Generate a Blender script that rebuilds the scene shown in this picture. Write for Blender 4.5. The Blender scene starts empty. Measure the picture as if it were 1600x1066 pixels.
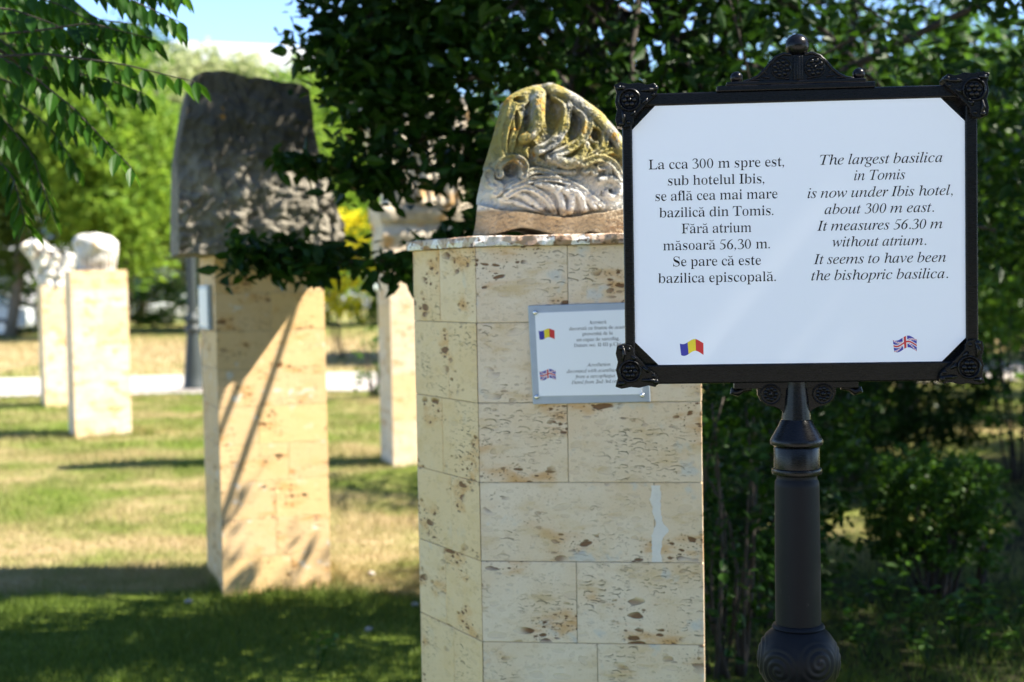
import bpy, math, random
import numpy as np
from mathutils import Vector, Matrix

# ------------------------------------------------------------------ camera
SC = bpy.context.scene
COL = SC.collection
FPX = 2222.2          # focal length in pixels of the 1600 px wide frame (50 mm on 36 mm)
CAM = Vector((0, 0, 1.59))
PITCH, ROLL = 0.0423, 0.018
_f = Vector((0, math.cos(PITCH), -math.sin(PITCH)))
_r0 = Vector((1, 0, 0)); _u0 = _r0.cross(_f)
_up = _u0 * math.cos(ROLL) + _r0 * math.sin(ROLL)
_rt = _r0 * math.cos(ROLL) - _u0 * math.sin(ROLL)
cam_data = bpy.data.cameras.new('camera'); cam = bpy.data.objects.new('camera', cam_data); COL.objects.link(cam)
cam.matrix_world = Matrix((( _rt.x, _up.x, -_f.x, CAM.x), (_rt.y, _up.y, -_f.y, CAM.y), (_rt.z, _up.z, -_f.z, CAM.z), (0, 0, 0, 1)))
cam_data.sensor_width = 36; cam_data.lens = 50; cam_data.clip_end = 2000; cam_data.clip_start = 0.05
cam_data.dof.use_dof = True; cam_data.dof.focus_distance = 2.86; cam_data.dof.aperture_fstop = 3.4; cam_data.dof.aperture_blades = 0
SC.camera = cam

# ------------------------------------------------------------------ light
SUN_EL, SUN_AZ = math.radians(49.5), math.radians(-6.0)     # the sun stands to the right of the camera
sun_dir = Vector((math.cos(SUN_EL) * math.cos(SUN_AZ), math.cos(SUN_EL) * math.sin(SUN_AZ), math.sin(SUN_EL)))
world = bpy.data.worlds.new("World"); SC.world = world; world.use_nodes = True
_wn = world.node_tree.nodes; _sky = _wn.new('ShaderNodeTexSky'); _sky.sky_type = 'NISHITA'; _sky.sun_disc = False
_sky.sun_elevation = SUN_EL; _sky.sun_rotation = math.pi / 2 - SUN_AZ
_sky.air_density = 0.6; _sky.dust_density = 0.0; _sky.ozone_density = 3.0
world.node_tree.links.new(_sky.outputs[0], _wn['Background'].inputs[0]); _wn['Background'].inputs[1].default_value = 0.106
_sl = bpy.data.lights.new('sun', 'SUN'); _sl.energy = 5.0; _sl.angle = math.radians(0.53); _sl.color = (1.0, 0.93, 0.80)
sun = bpy.data.objects.new('sun', _sl); COL.objects.link(sun); sun.rotation_euler = sun_dir.to_track_quat('Z', 'Y').to_euler()
SC.view_settings.view_transform = 'Standard'; SC.view_settings.look = 'None'
SC.view_settings.gamma = 1; SC.view_settings.use_curve_mapping = False
SC.view_settings.exposure = 2.02
SC.render.engine = 'CYCLES'
SC.cycles.max_bounces = 7; SC.cycles.diffuse_bounces = 4; SC.cycles.glossy_bounces = 3; SC.cycles.transmission_bounces = 4
SC.cycles.caustics_reflective = False; SC.cycles.caustics_refractive = False
SC.cycles.sample_clamp_indirect = 6
SC.cycles.use_denoising = True

# ------------------------------------------------------------------ helpers
PI = math.pi
def ray(px, py): return _f + _rt * ((px - 800) / FPX) - _up * ((py - 533) / FPX)
def P(px, py, Y):
    d = ray(px, py); return CAM + d * ((Y - CAM.y) / d.y)
def G(px, py):
    d = ray(px, py); return CAM + d * (-CAM.z / d.z)

def tag(o, label=None, cat=None, group=None, kind=None):
    for k, v in (('label', label), ('category', cat), ('group', group), ('kind', kind)):
        if v: o[k] = v
    return o
def thing(name, label, cat, loc=(0, 0, 0), rz=0, group=None):
    o = bpy.data.objects.new(name, None); COL.objects.link(o); o.location = loc; o.rotation_euler = (0, 0, rz)
    o.empty_display_size = 0.1
    return tag(o, label, cat, group)
def copy_tree(o, parent=None):
    c = o.copy(); COL.objects.link(c)
    if parent: c.parent = parent
    for ch in list(o.children): copy_tree(ch, c)
    return c

class MB:
    """collects shapes; build() links them as ONE mesh object"""
    def __init__(s): s.v = []; s.f = []; s.uv = {}; s.mi = []; s.M = None
    def add(s, vs, fs, mi=0):
        b = len(s.v); s.v += [tuple(s.M @ Vector(v)) if s.M else tuple(v) for v in vs]
        s.f += [tuple(b + i for i in f) for f in fs]; s.mi += [mi] * len(fs)
    def box(s, x0, x1, y0, y1, z0, z1, mi=0):
        s.add([(x0,y0,z0),(x1,y0,z0),(x1,y1,z0),(x0,y1,z0),(x0,y0,z1),(x1,y0,z1),(x1,y1,z1),(x0,y1,z1)],
              [(0,3,2,1),(4,5,6,7),(0,1,5,4),(1,2,6,5),(2,3,7,6),(3,0,4,7)], mi)
    def prism(s, poly, y0, y1, mi=0):      # polygon in x,z, extruded along y
        n = len(poly)
        a = sum(p[0]*q[1]-q[0]*p[1] for p, q in zip(poly, poly[1:]+poly[:1]))
        if a < 0: poly = poly[::-1]
        s.add([(x,y0,z) for x,z in poly]+[(x,y1,z) for x,z in poly],
              [tuple(range(n)), tuple(range(2*n-1,n-1,-1))]+[(i,n+i,n+(i+1)%n,(i+1)%n) for i in range(n)], mi)
    def vprism(s, poly, z0, z1, mi=0):     # polygon in x,y, extruded along z
        n = len(poly)
        a = sum(p[0]*q[1]-q[0]*p[1] for p, q in zip(poly, poly[1:]+poly[:1]))
        if a < 0: poly = poly[::-1]
        s.add([(x,y,z0) for x,y in poly]+[(x,y,z1) for x,y in poly],
              [tuple(range(n-1,-1,-1)), tuple(range(n,2*n))]+[(i,(i+1)%n,n+(i+1)%n,n+i) for i in range(n)], mi)
    def lathe(s, prof, seg=40, c=(0,0,0), flute=None, mi=0):   # prof: (r,z) from bottom up
        vs=[]; m=len(prof)
        for i in range(seg):
            a=2*PI*i/seg
            for r,z in prof:
                k = flute(a,z) if flute else 1
                vs.append((c[0]+r*k*math.cos(a), c[1]+r*k*math.sin(a), c[2]+z))
        fs=[(i*m+j, ((i+1)%seg)*m+j, ((i+1)%seg)*m+j+1, i*m+j+1) for i in range(seg) for j in range(m-1)]
        fs.append(tuple(i*m for i in range(seg-1,-1,-1))); fs.append(tuple(i*m+m-1 for i in range(seg)))
        s.add(vs, fs, mi)
    def tube(s, pts, rad, seg=8, mi=0):
        pts=[Vector(p) for p in pts]; n=len(pts)
        if not hasattr(rad,'__len__'): rad=[rad]*n
        vs=[]; ref=None
        for i,p in enumerate(pts):
            t=(pts[min(i+1,n-1)]-pts[max(i-1,0)]).normalized()
            if ref is None: ref=t.orthogonal().normalized()
            a=(ref-t*ref.dot(t)).normalized(); ref=a; b=t.cross(a)
            for k in range(seg):
                w=2*PI*k/seg; vs.append(p+(a*math.cos(w)+b*math.sin(w))*rad[i])
        fs=[(i*seg+k, i*seg+(k+1)%seg, (i+1)*seg+(k+1)%seg, (i+1)*seg+k) for i in range(n-1) for k in range(seg)]
        fs.append(tuple(range(seg-1,-1,-1))); fs.append(tuple(range((n-1)*seg,n*seg)))
        s.add(vs,fs,mi)
    def ball(s, c, r, seg=16, sc=(1,1,1), mi=0):
        rings=max(6,seg//2); prof=[(max(1e-4,r*math.sin(PI*j/rings)), -r*math.cos(PI*j/rings)) for j in range(rings+1)]
        vs=[];m=len(prof)
        for i in range(seg):
            a=2*PI*i/seg
            for q,z in prof: vs.append((c[0]+q*math.cos(a)*sc[0], c[1]+q*math.sin(a)*sc[1], c[2]+z*sc[2]))
        fs=[(i*m+j, ((i+1)%seg)*m+j, ((i+1)%seg)*m+j+1, i*m+j+1) for i in range(seg) for j in range(m-1)]
        s.add(vs,fs,mi)
    def build(s, name, mat, parent=None, smooth=None, bevel=0, seg=2):
        me=bpy.data.meshes.new(name); me.from_pydata([tuple(v) for v in s.v],[],s.f)
        for m in (mat if isinstance(mat,(list,tuple)) else [mat]): me.materials.append(m)
        if any(s.mi): me.polygons.foreach_set('material_index', s.mi)
        me.update()
        return finish(name, me, parent, smooth, bevel, seg)
def finish(name, me, parent=None, smooth=None, bevel=0, seg=2):
    o=bpy.data.objects.new(name, me); COL.objects.link(o)
    if parent: o.parent=parent
    if smooth is not None:
        me.polygons.foreach_set('use_smooth',[True]*len(me.polygons))
        if smooth < 180: me.set_sharp_from_angle(angle=math.radians(smooth))
    if bevel:
        b=o.modifiers.new('bevel','BEVEL'); b.width=bevel; b.segments=seg; b.limit_method='ANGLE'; b.angle_limit=math.radians(40)
    return o
def np_mesh(name, V, F, mat, parent=None, smooth=False):
    """V (n,3) array, F (m,k) array of equal-sided faces"""
    me=bpy.data.meshes.new(name); m,k=F.shape
    me.vertices.add(len(V)); me.vertices.foreach_set('co', np.ascontiguousarray(V,dtype=np.float32).ravel())
    me.loops.add(m*k); me.loops.foreach_set('vertex_index', np.ascontiguousarray(F,dtype=np.int32).ravel())
    me.polygons.add(m); me.polygons.foreach_set('loop_start', np.arange(0,m*k,k,dtype=np.int32))
    me.polygons.foreach_set('use_smooth', np.full(m, bool(smooth)))
    me.materials.append(mat); me.update(calc_edges=True); me.validate()
    o=bpy.data.objects.new(name, me); COL.objects.link(o)
    if parent: o.parent=parent
    return o

# ------------------------------------------------------------------ materials
class N:
    """small node-graph writer"""
    def __init__(s, name):
        s.m=bpy.data.materials.new(name); s.m.use_nodes=True; s.t=s.m.node_tree; s.b=s.t.nodes['Principled BSDF']; s.out=s.t.nodes['Material Output']
    def n(s, typ, ins=None, **props):
        x=s.t.nodes.new(typ)
        for k,v in props.items(): setattr(x,k,v)
        for k,v in (ins or {}).items(): s.put(x.inputs[k], v)
        return x
    def put(s, sock, v):
        if isinstance(v, bpy.types.NodeSocket): s.t.links.new(v, sock)
        elif isinstance(v,(tuple,list)) and sock.type=='RGBA' and len(v)==3: sock.default_value=(*v,1)
        else: sock.default_value=v
    def math(s, op, a, b=0.0, clamp=False): return s.n('ShaderNodeMath',{0:a,1:b},operation=op,use_clamp=clamp).outputs[0]
    def mix(s, fac, a, b, blend='MIX'):
        x=s.t.nodes.new('ShaderNodeMix'); x.data_type='RGBA'; x.blend_type=blend
        s.put(x.inputs[0],fac); s.put(x.inputs[6],a); s.put(x.inputs[7],b); return x.outputs[2]
    def noise(s, vec, scale, detail=4, rough=.55, dist=0, out=0):
        x=s.n('ShaderNodeTexNoise',{'Vector':vec,'Scale':scale,'Detail':detail,'Roughness':rough,'Distortion':dist}); return x.outputs[out]
    def ramp(s, v, a, b): return s.n('ShaderNodeMapRange',{0:v,1:a,2:b,3:0.0,4:1.0},interpolation_type='SMOOTHSTEP').outputs[0]
    def vmul(s, v, k):
        x=s.n('ShaderNodeVectorMath',{0:v,1:k},operation='MULTIPLY'); return x.outputs[0]
    def vadd(s, v, k):
        x=s.n('ShaderNodeVectorMath',{0:v,1:k},operation='ADD'); return x.outputs[0]
    def obj(s): return s.n('ShaderNodeTexCoord').outputs['Object']
    def pos(s): return s.n('ShaderNodeNewGeometry').outputs['Position']
    def bump(s, h, strength=.5, dist=.01, normal=None):
        x=s.n('ShaderNodeBump',{'Height':h,'Strength':strength,'Distance':dist})
        if normal is not None: s.put(x.inputs['Normal'],normal)
        return x.outputs[0]
    def set(s, **k):
        for a,v in k.items(): s.put(s.b.inputs[a.replace('_',' ')], v)
        return s.m

def plain(name, col, rough=.6, metal=0, var=.12, scale=30, bump=0, spec=.5):
    g=N(name); o=g.obj(); n=g.noise(o,scale,5)
    c=g.mix(n, tuple(x*(1-var) for x in col), tuple(min(1,x*(1+var)) for x in col))
    g.set(Base_Color=c, Roughness=rough, Metallic=metal)
    g.b.inputs['Specular IOR Level'].default_value=spec
    if bump: g.set(Normal=g.bump(n,bump,.005))
    return g.m

def travertine(name, warm=0.0):
    """cream shelly travertine slabs: uv in metres, the slab's own random number in the attribute 'slab'"""
    g=N(name); uv=g.n('ShaderNodeUVMap',uv_map='uv').outputs[0]
    sl=g.n('ShaderNodeAttribute',attribute_name='slab').outputs['Fac']
    sh=g.n('ShaderNodeCombineXYZ',{0:g.math('MULTIPLY',sl,37.0),1:g.math('MULTIPLY',sl,91.0)}).outputs[0]
    p=g.vadd(uv,sh)
    st=g.vmul(p,(1.0,2.4,1.0))
    wob=g.noise(st,9,3,out=1)
    pd=g.vadd(st,g.vmul(g.vadd(wob,(-.5,-.5,-.5)),(.06,.06,0)))
    band=g.noise(pd,7,6,.6); cloud=g.noise(p,4.5,5,.6); fine=g.noise(p,160,3,.7)
    c=g.mix(g.ramp(cloud,.35,.68),(.86,.71,.53),(.81,.62,.41))
    c=g.mix(g.math('MULTIPLY',g.ramp(band,.48,.74),.75),c,(.68,.45+.02*(1-warm),.21))
    if warm: c=g.mix(warm,c,(.66,.40,.14))
    c=g.mix(g.ramp(g.noise(p,11,3),.60,.72),c,(.68,.63,.55))
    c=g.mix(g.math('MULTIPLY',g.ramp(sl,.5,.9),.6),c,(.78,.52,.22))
    c=g.mix(g.math('MULTIPLY',fine,.30),c,(.38,.30,.20))
    clus=g.ramp(g.noise(g.vmul(p,(1,1.5,1)),5.2,2),.52,.63)          # where cavities gather
    pits=None
    for sc,thr,rad,seedv in ((15,.55,.38,0.0),(34,.48,.38,7.7),(110,.68,.34,3.1)):
        v=g.n('ShaderNodeTexVoronoi',{'Vector':g.vadd(pd,(seedv,seedv*.7,0)),'Scale':float(sc),'Randomness':1.0},voronoi_dimensions='2D')
        sp=g.n('ShaderNodeSeparateColor',{0:v.outputs['Color']})
        r=g.math('MULTIPLY',g.math('SUBTRACT',sp.outputs[0],thr,True),rad/(1-thr))
        hole=g.ramp(g.math('SUBTRACT',r,v.outputs['Distance']),0.0,.05)
        m=g.math('MULTIPLY',hole,g.math('ADD',g.math('MULTIPLY',clus,.95),.10,True),True)
        pits=m if pits is None else g.math('MAXIMUM',pits,m)
    shell=None                                                         # crescent sections of shells
    for sc,thr,seedv,up in ((21,.55,2.2,.11),(32,.62,5.1,-.10),(48,.60,8.3,.12)):
        sv=g.vmul(g.vadd(pd,(seedv,seedv,0)),(sc,sc,0))
        v=g.n('ShaderNodeTexVoronoi',{'Vector':sv,'Scale':1.0,'Randomness':.9},voronoi_dimensions='2D')
        loc=g.n('ShaderNodeVectorMath',{0:sv,1:v.outputs['Position']},operation='SUBTRACT').outputs[0]
        d1=g.n('ShaderNodeVectorMath',{0:loc},operation='LENGTH').outputs['Value']
        d2=g.n('ShaderNodeVectorMath',{0:g.vadd(loc,(.05,up,0))},operation='LENGTH').outputs['Value']
        sp=g.n('ShaderNodeSeparateColor',{0:v.outputs['Color']})
        rr=g.math('ADD',g.math('MULTIPLY',sp.outputs[1],.16),.20)
        a=g.ramp(g.math('SUBTRACT',rr,d1),0.0,.03); b=g.ramp(g.math('SUBTRACT',d2,rr),-.01,.03)
        k=g.math('MULTIPLY',g.math('MULTIPLY',a,b),g.math('GREATER_THAN',sp.outputs[0],thr))
        shell=k if shell is None else g.math('MAXIMUM',shell,k)
    shell=g.math('MULTIPLY',shell,g.ramp(g.noise(p,5.0,2),.53,.66))
    halo=g.math('MULTIPLY',clus,g.ramp(band,.4,.65))
    c=g.mix(g.math('MULTIPLY',halo,.75),c,(.60,.31,.10))
    c=g.mix(g.math('MULTIPLY',shell,.80),c,(.16,.10,.055))
    c=g.mix(g.math('MULTIPLY',pits,.92),c,g.mix(g.noise(p,60,2),(.24,.10,.032),(.075,.038,.018)))
    h=g.math('SUBTRACT',g.math('MULTIPLY',fine,.10),g.math('MAXIMUM',pits,g.math('MULTIPLY',shell,.6)))
    g.set(Base_Color=c,Roughness=.72,Normal=g.bump(h,1.0,.008)); g.b.inputs['Specular IOR Level'].default_value=.3
    return g.m

def leaf_mat(name, dark, light, trans=.45, gloss=.35, rough=.42, trcol=None):
    """leaf with a colour of its own per leaf, lit through when the sun is behind it"""
    g=N(name); gi=g.n('ShaderNodeNewGeometry')
    rnd=gi.outputs['Random Per Island']; clump=g.noise(g.pos(),2.2,2)
    f=g.math('ADD',g.math('MULTIPLY',rnd,.65),g.math('MULTIPLY',g.ramp(clump,.35,.65),.35))
    c=g.mix(f,dark,light)
    tc=g.mix(f,tuple(x*1.5 for x in dark),trcol or (light[0]*1.9,light[1]*1.75,light[2]*.9))
    g.set(Base_Color=c,Roughness=rough); g.b.inputs['Specular IOR Level'].default_value=gloss
    tr=g.n('ShaderNodeBsdfTranslucent',{0:tc})
    ms=g.n('ShaderNodeMixShader',{0:trans,1:g.b.outputs[0],2:tr.outputs[0]})
    g.t.links.new(ms.outputs[0],g.out.inputs[0]); return g.m

def bark(name, a, b):
    g=N(name); o=g.vmul(g.obj(),(1,1,.25)); n=g.noise(o,22,6,.65)
    g.set(Base_Color=g.mix(n,a,b),Roughness=.9,Normal=g.bump(n,.8,.02)); return g.m

# lawn: one recipe for the soil sheet and for the blades, so both follow the same dry patches
def dry_mask(g):
    p=g.pos(); sp=g.n('ShaderNodeSeparateXYZ',{0:p})
    n1=g.noise(p,.5,3); n2=g.noise(p,1.3,5,.65); n3=g.noise(p,6,4,.7)
    s=g.math('ADD',g.math('MULTIPLY',n1,.45),g.math('ADD',g.math('MULTIPLY',n2,.4),g.math('MULTIPLY',n3,.22)))
    band=g.math('SUBTRACT',1.0,g.math('MULTIPLY',g.math('ABSOLUTE',g.math('SUBTRACT',sp.outputs[1],8.75)),.62,True))   # worn, dry strip
    band2=g.math('SUBTRACT',1.0,g.math('MULTIPLY',g.math('ABSOLUTE',g.math('SUBTRACT',sp.outputs[1],35.0)),.09,True))
    west=g.ramp(sp.outputs[0],1.5,-.3)
    s=g.math('SUBTRACT',s,g.math('MULTIPLY',g.ramp(sp.outputs[1],7.5,6.8),.22))
    s=g.math('ADD',s,g.math('MULTIPLY',g.math('MULTIPLY',band,west),.09)); s=g.math('ADD',s,g.math('MULTIPLY',band2,.20))
    return p,g.ramp(s,.44,.67)

M={}
def mats():
    g=N('lawn_soil'); p,d=dry_mask(g); f=g.noise(p,45,5,.7); f2=g.noise(p,9,4)
    c=g.mix(g.ramp(f2,.35,.7),(.10,.145,.018),(.15,.20,.03)); c=g.mix(d,c,g.mix(f,(.30,.215,.11),(.46,.355,.20)))
    c=g.mix(g.math('MULTIPLY',g.ramp(f,.55,.75),.35),c,(.16,.12,.06))
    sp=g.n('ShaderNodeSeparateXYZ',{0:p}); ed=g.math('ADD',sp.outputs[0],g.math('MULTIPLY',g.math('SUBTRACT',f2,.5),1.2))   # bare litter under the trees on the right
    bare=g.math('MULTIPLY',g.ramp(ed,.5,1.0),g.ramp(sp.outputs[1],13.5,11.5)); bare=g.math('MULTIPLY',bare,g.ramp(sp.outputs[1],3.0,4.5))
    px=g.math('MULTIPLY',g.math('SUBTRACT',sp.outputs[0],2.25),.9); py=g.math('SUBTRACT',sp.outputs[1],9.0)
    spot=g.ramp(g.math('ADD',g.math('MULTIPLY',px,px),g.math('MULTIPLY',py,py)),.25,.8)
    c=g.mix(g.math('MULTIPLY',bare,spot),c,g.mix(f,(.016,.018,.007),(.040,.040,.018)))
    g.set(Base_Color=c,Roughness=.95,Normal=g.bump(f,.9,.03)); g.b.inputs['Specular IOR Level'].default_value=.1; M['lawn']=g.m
    g=N('grass_blade'); p,d=dry_mask(g); r=g.n('ShaderNodeNewGeometry').outputs['Random Per Island']
    c=g.mix(r,(.095,.14,.018),(.20,.255,.045)); c=g.mix(g.ramp(g.n('ShaderNodeSeparateXYZ',{0:p}).outputs[1],7.8,6.9),c,g.mix(r,(.055,.095,.010),(.125,.185,.025))); c=g.mix(g.math('MULTIPLY',d,.85),c,g.mix(r,(.27,.20,.09),(.50,.39,.21)))  # nearest blades coloured darker to deepen the foreground shade
    g.set(Base_Color=c,Roughness=.6); g.b.inputs['Specular IOR Level'].default_value=.25
    tr=g.n('ShaderNodeBsdfTranslucent',{0:g.mix(.0,c,c)}); ms=g.n('ShaderNodeMixShader',{0:.35,1:g.b.outputs[0],2:tr.outputs[0]})
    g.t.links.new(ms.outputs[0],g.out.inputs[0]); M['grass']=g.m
    g=N('pale_paving'); o=g.pos(); n=g.noise(o,3,6); f=g.noise(o,80,3)
    br=g.n('ShaderNodeTexBrick',{'Vector':o,'Color1':(.40,.36,.325,1),'Color2':(.35,.315,.285,1),'Mortar':(.3,.27,.23,1),'Scale':1.0,'Mortar Size':.006,'Brick Width':.6,'Row Height':.4})
    g.set(Base_Color=g.mix(g.math('MULTIPLY',n,.4),br.outputs[0],(.36,.325,.295)),Roughness=.85,Normal=g.bump(f,.3,.004)); M['paving']=g.m
    M['trav']=travertine('travertine_slabs'); M['trav_warm']=travertine('warm_travertine_slabs',.66); M['trav_pale']=travertine('pale_travertine_slabs',.04)
    M['grout']=plain('grey_grout',(.30,.26,.20),.95)
    M['plaster']=plain('white_filler',(.74,.69,.62),.9,bump=.8)
    g=N('breccia_slab'); o=g.obj(); v=g.n('ShaderNodeTexVoronoi',{'Vector':g.vadd(o,g.vmul(g.noise(o,14,3,out=1),(.05,.05,.05))),'Scale':26.0}); sp=g.n('ShaderNodeSeparateColor',{0:v.outputs['Color']})
    c=g.mix(sp.outputs[0],(.62,.54,.44),(.34,.19,.10)); c=g.mix(g.ramp(sp.outputs[1],.6,.75),c,(.78,.74,.68)); c=g.mix(g.ramp(g.noise(o,60,4),.54,.66),c,(.12,.07,.04))
    g.set(Base_Color=c,Roughness=.6,Normal=g.bump(g.noise(o,90,4),.6,.004)); M['breccia']=g.m
    # carved marble with lichen
    g=N('lichened_marble'); o=g.obj(); sp=g.n('ShaderNodeSeparateXYZ',{0:o}); z=sp.outputs[2]
    n=g.noise(o,30,6,.65); n2=g.noise(o,11,5,.6); n3=g.noise(g.vadd(o,(3,1,7)),17,6,.7); f=g.noise(o,240,3,.7)
    c=g.mix(g.ramp(n,.35,.7),(.16,.157,.135),(.45,.435,.385))
    lo=g.ramp(g.math('ADD',z,g.math('MULTIPLY',g.math('SUBTRACT',n2,.5),.08)),.215,.10)        # paler, freshly cleaned foot of the carving
    c=g.mix(g.math('MULTIPLY',lo,.88),c,g.mix(n,(.55,.54,.50),(.80,.79,.75)))
    hi=g.ramp(z,.15,.25)
    c=g.mix(g.math('MULTIPLY',g.math('MULTIPLY',g.ramp(n2,.42,.56),.85),hi),c,(.29,.24,.06))
    c=g.mix(g.math('MULTIPLY',g.ramp(n3,.57,.63),hi),c,(.42,.24,.05))
    c=g.mix(g.math('MULTIPLY',g.ramp(g.noise(o,45,4),.60,.68),.8),c,(.10,.10,.085))
    tan=g.ramp(g.math('ADD',z,g.math('MULTIPLY',g.math('SUBTRACT',g.noise(o,7,2),.5),.03)),.092,.078)
    c=g.mix(tan,c,g.mix(g.math('ADD',g.math('MULTIPLY',n,.6),g.math('MULTIPLY',g.ramp(n3,.4,.65),.5)),(.26,.20,.13),(.52,.43,.31)))
    g.set(Base_Color=c,Roughness=.9,Normal=g.bump(g.math('ADD',f,g.math('MULTIPLY',n,2.0)),.7,.006)); g.b.inputs['Specular IOR Level'].default_value=.05; M['marble']=g.m
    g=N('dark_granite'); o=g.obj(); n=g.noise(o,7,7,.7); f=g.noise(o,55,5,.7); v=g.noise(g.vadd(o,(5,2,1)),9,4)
    c=g.mix(g.ramp(n,.35,.68),(.09,.08,.06),(.33,.30,.24)); c=g.mix(g.math('MULTIPLY',f,.4),c,(.29,.26,.21)); zz=g.n('ShaderNodeSeparateXYZ',{0:o}).outputs[2]; c=g.mix(g.math('MULTIPLY',g.ramp(g.math('ADD',zz,g.math('MULTIPLY',g.math('SUBTRACT',v,.5),.5)),.28,.55),.8),c,g.mix(f,(.035,.032,.025),(.075,.068,.052))); c=g.mix(g.ramp(v,.68,.74),c,(.40,.20,.04))  # top coloured darker, foot left pale: stands in for leaf shade and sun
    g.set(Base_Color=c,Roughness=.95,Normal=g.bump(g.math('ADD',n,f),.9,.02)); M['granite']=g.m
    g=N('white_marble'); o=g.obj(); n=g.noise(o,9,6,.65); c=g.mix(g.ramp(n,.3,.7),(.42,.39,.34),(.66,.63,.58)); c=g.mix(g.ramp(g.noise(g.vadd(o,(2,9,4)),6,4),.60,.70),c,(.55,.38,.2))
    g.set(Base_Color=c,Roughness=.8,Normal=g.bump(n,.6,.02)); M['white_marble']=g.m
    g=N('beige_marble'); o=g.obj(); n=g.noise(o,6,6,.65); c=g.mix(g.ramp(n,.3,.7),(.34,.28,.20),(.62,.54,.42)); c=g.mix(g.ramp(g.noise(g.vadd(o,(2,9,4)),5,4),.56,.66),c,(.50,.30,.12))
    g.set(Base_Color=c,Roughness=.85,Normal=g.bump(n,.6,.02)); M['beige_marble']=g.m
    g=N('black_gloss_paint'); o=g.obj(); n=g.noise(o,70,4); s=g.noise(g.vmul(o,(8,8,60)),9,3)
    sc=g.ramp(g.noise(g.vadd(g.vmul(o,(30,30,70)),(2,5,1)),2.2,6,.75),.70,.78); g.set(Base_Color=g.mix(g.math('MULTIPLY',sc,.35),g.mix(n,(.0022,.0022,.003),(.0042,.0040,.0055)),(.07,.06,.055)),Roughness=g.math('ADD',g.math('MULTIPLY',s,.16),.20),Normal=g.bump(n,.10,.002)); g.b.inputs['Specular IOR Level'].default_value=.22; M['black']=g.m
    g=N('grey_satin_paint'); o=g.obj(); n=g.noise(o,45,5); sc=g.ramp(g.noise(g.vmul(o,(40,40,9)),6,4),.70,.76)
    c=g.mix(n,(.0042,.0046,.0064),(.0065,.0069,.009)); c=g.mix(g.math('MULTIPLY',sc,.3),c,(.12,.12,.125)); g.set(Base_Color=c,Roughness=.52,Normal=g.bump(n,.12,.002)); g.b.inputs['Specular IOR Level'].default_value=.16; M['grey']=g.m
    g=N('white_enamel'); o=g.obj(); n=g.noise(o,5,3); f=g.ramp(g.noise(o,140,2),.70,.78)
    c=g.mix(n,(.83,.86,.91),(.85,.87,.92)); c=g.mix(g.math('MULTIPLY',f,.12),c,(.5,.5,.52)); g.set(Base_Color=c,Roughness=.28); M['enamel']=g.m
    M['ink']=plain('black_ink',(.006,.006,.008),.6,var=.05,spec=.2); M['brushed']=plain('brushed_steel',(.34,.40,.48),.42,.35,bump=.1); M['chrome']=plain('screw_steel',(.62,.64,.66),.22,1)
    M['flag_blue']=plain('flag_blue',(.03,.03,.32),.5); M['flag_yellow']=plain('flag_yellow',(.80,.62,.02),.5); M['flag_red']=plain('flag_red',(.58,.02,.02),.5); M['flag_white']=plain('flag_white',(.78,.78,.80),.5)
    M['iron']=plain('green_grey_iron',(.022,.030,.030),.55)
    M['glass']=plain('lamp_glass',(.75,.76,.74),.2)
    M['bark']=bark('dark_bark',(.018,.014,.010),(.055,.042,.03)); M['bark_light']=bark('grey_bark',(.09,.075,.055),(.24,.20,.15))
    M['leaf_dark']=leaf_mat('deep_green_leaf',(.009,.027,.004),(.021,.055,.006),.24,gloss=.12)
    M['leaf_mid']=leaf_mat('mid_green_leaf',(.026,.068,.010),(.075,.16,.018),.42,gloss=.22)
    M['leaf_shrub']=leaf_mat('shrub_leaf',(.018,.052,.006),(.058,.130,.013),.34,gloss=.18)
    M['leaf_ail']=leaf_mat('pinnate_leaf',(.009,.036,.003),(.024,.074,.006),.36,gloss=.12,trcol=(.13,.30,.015))
    M['leaf_sun']=leaf_mat('yellow_green_leaf',(.075,.16,.016),(.22,.32,.034),.5,rough=.6,gloss=.2,trcol=(.33,.46,.05))
    M['leaf_far']=leaf_mat('olive_green_leaf',(.045,.095,.020),(.15,.23,.042),.45,rough=.6,gloss=.2,trcol=(.22,.28,.06))
    M['blossom']=leaf_mat('cream_blossom',(.16,.22,.05),(.50,.50,.30),.4,rough=.7,gloss=.1,trcol=(.6,.6,.35))
    M['leaf_yellow']=leaf_mat('golden_leaf',(.38,.36,.01),(.75,.62,.015),.45,rough=.6,gloss=.2,trcol=(.85,.75,.03))
    M['bwhite']=plain('white_render',(.50,.51,.54),.8,scale=.6); M['bgrey']=plain('grey_soffit',(.28,.26,.24),.8,scale=1); M['bglass']=plain('window_glass',(.05,.09,.14),.12,spec=.8)
    M['car_white']=plain('white_car_paint',(.62,.66,.70),.2,scale=2); M['car_blue']=plain('blue_car_paint',(.10,.20,.42),.2,scale=2); M['tyre']=plain('tyre_rubber',(.02,.02,.02),.8); M['rim']=plain('alloy_rim',(.5,.5,.52),.3,.8)
mats()
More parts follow.
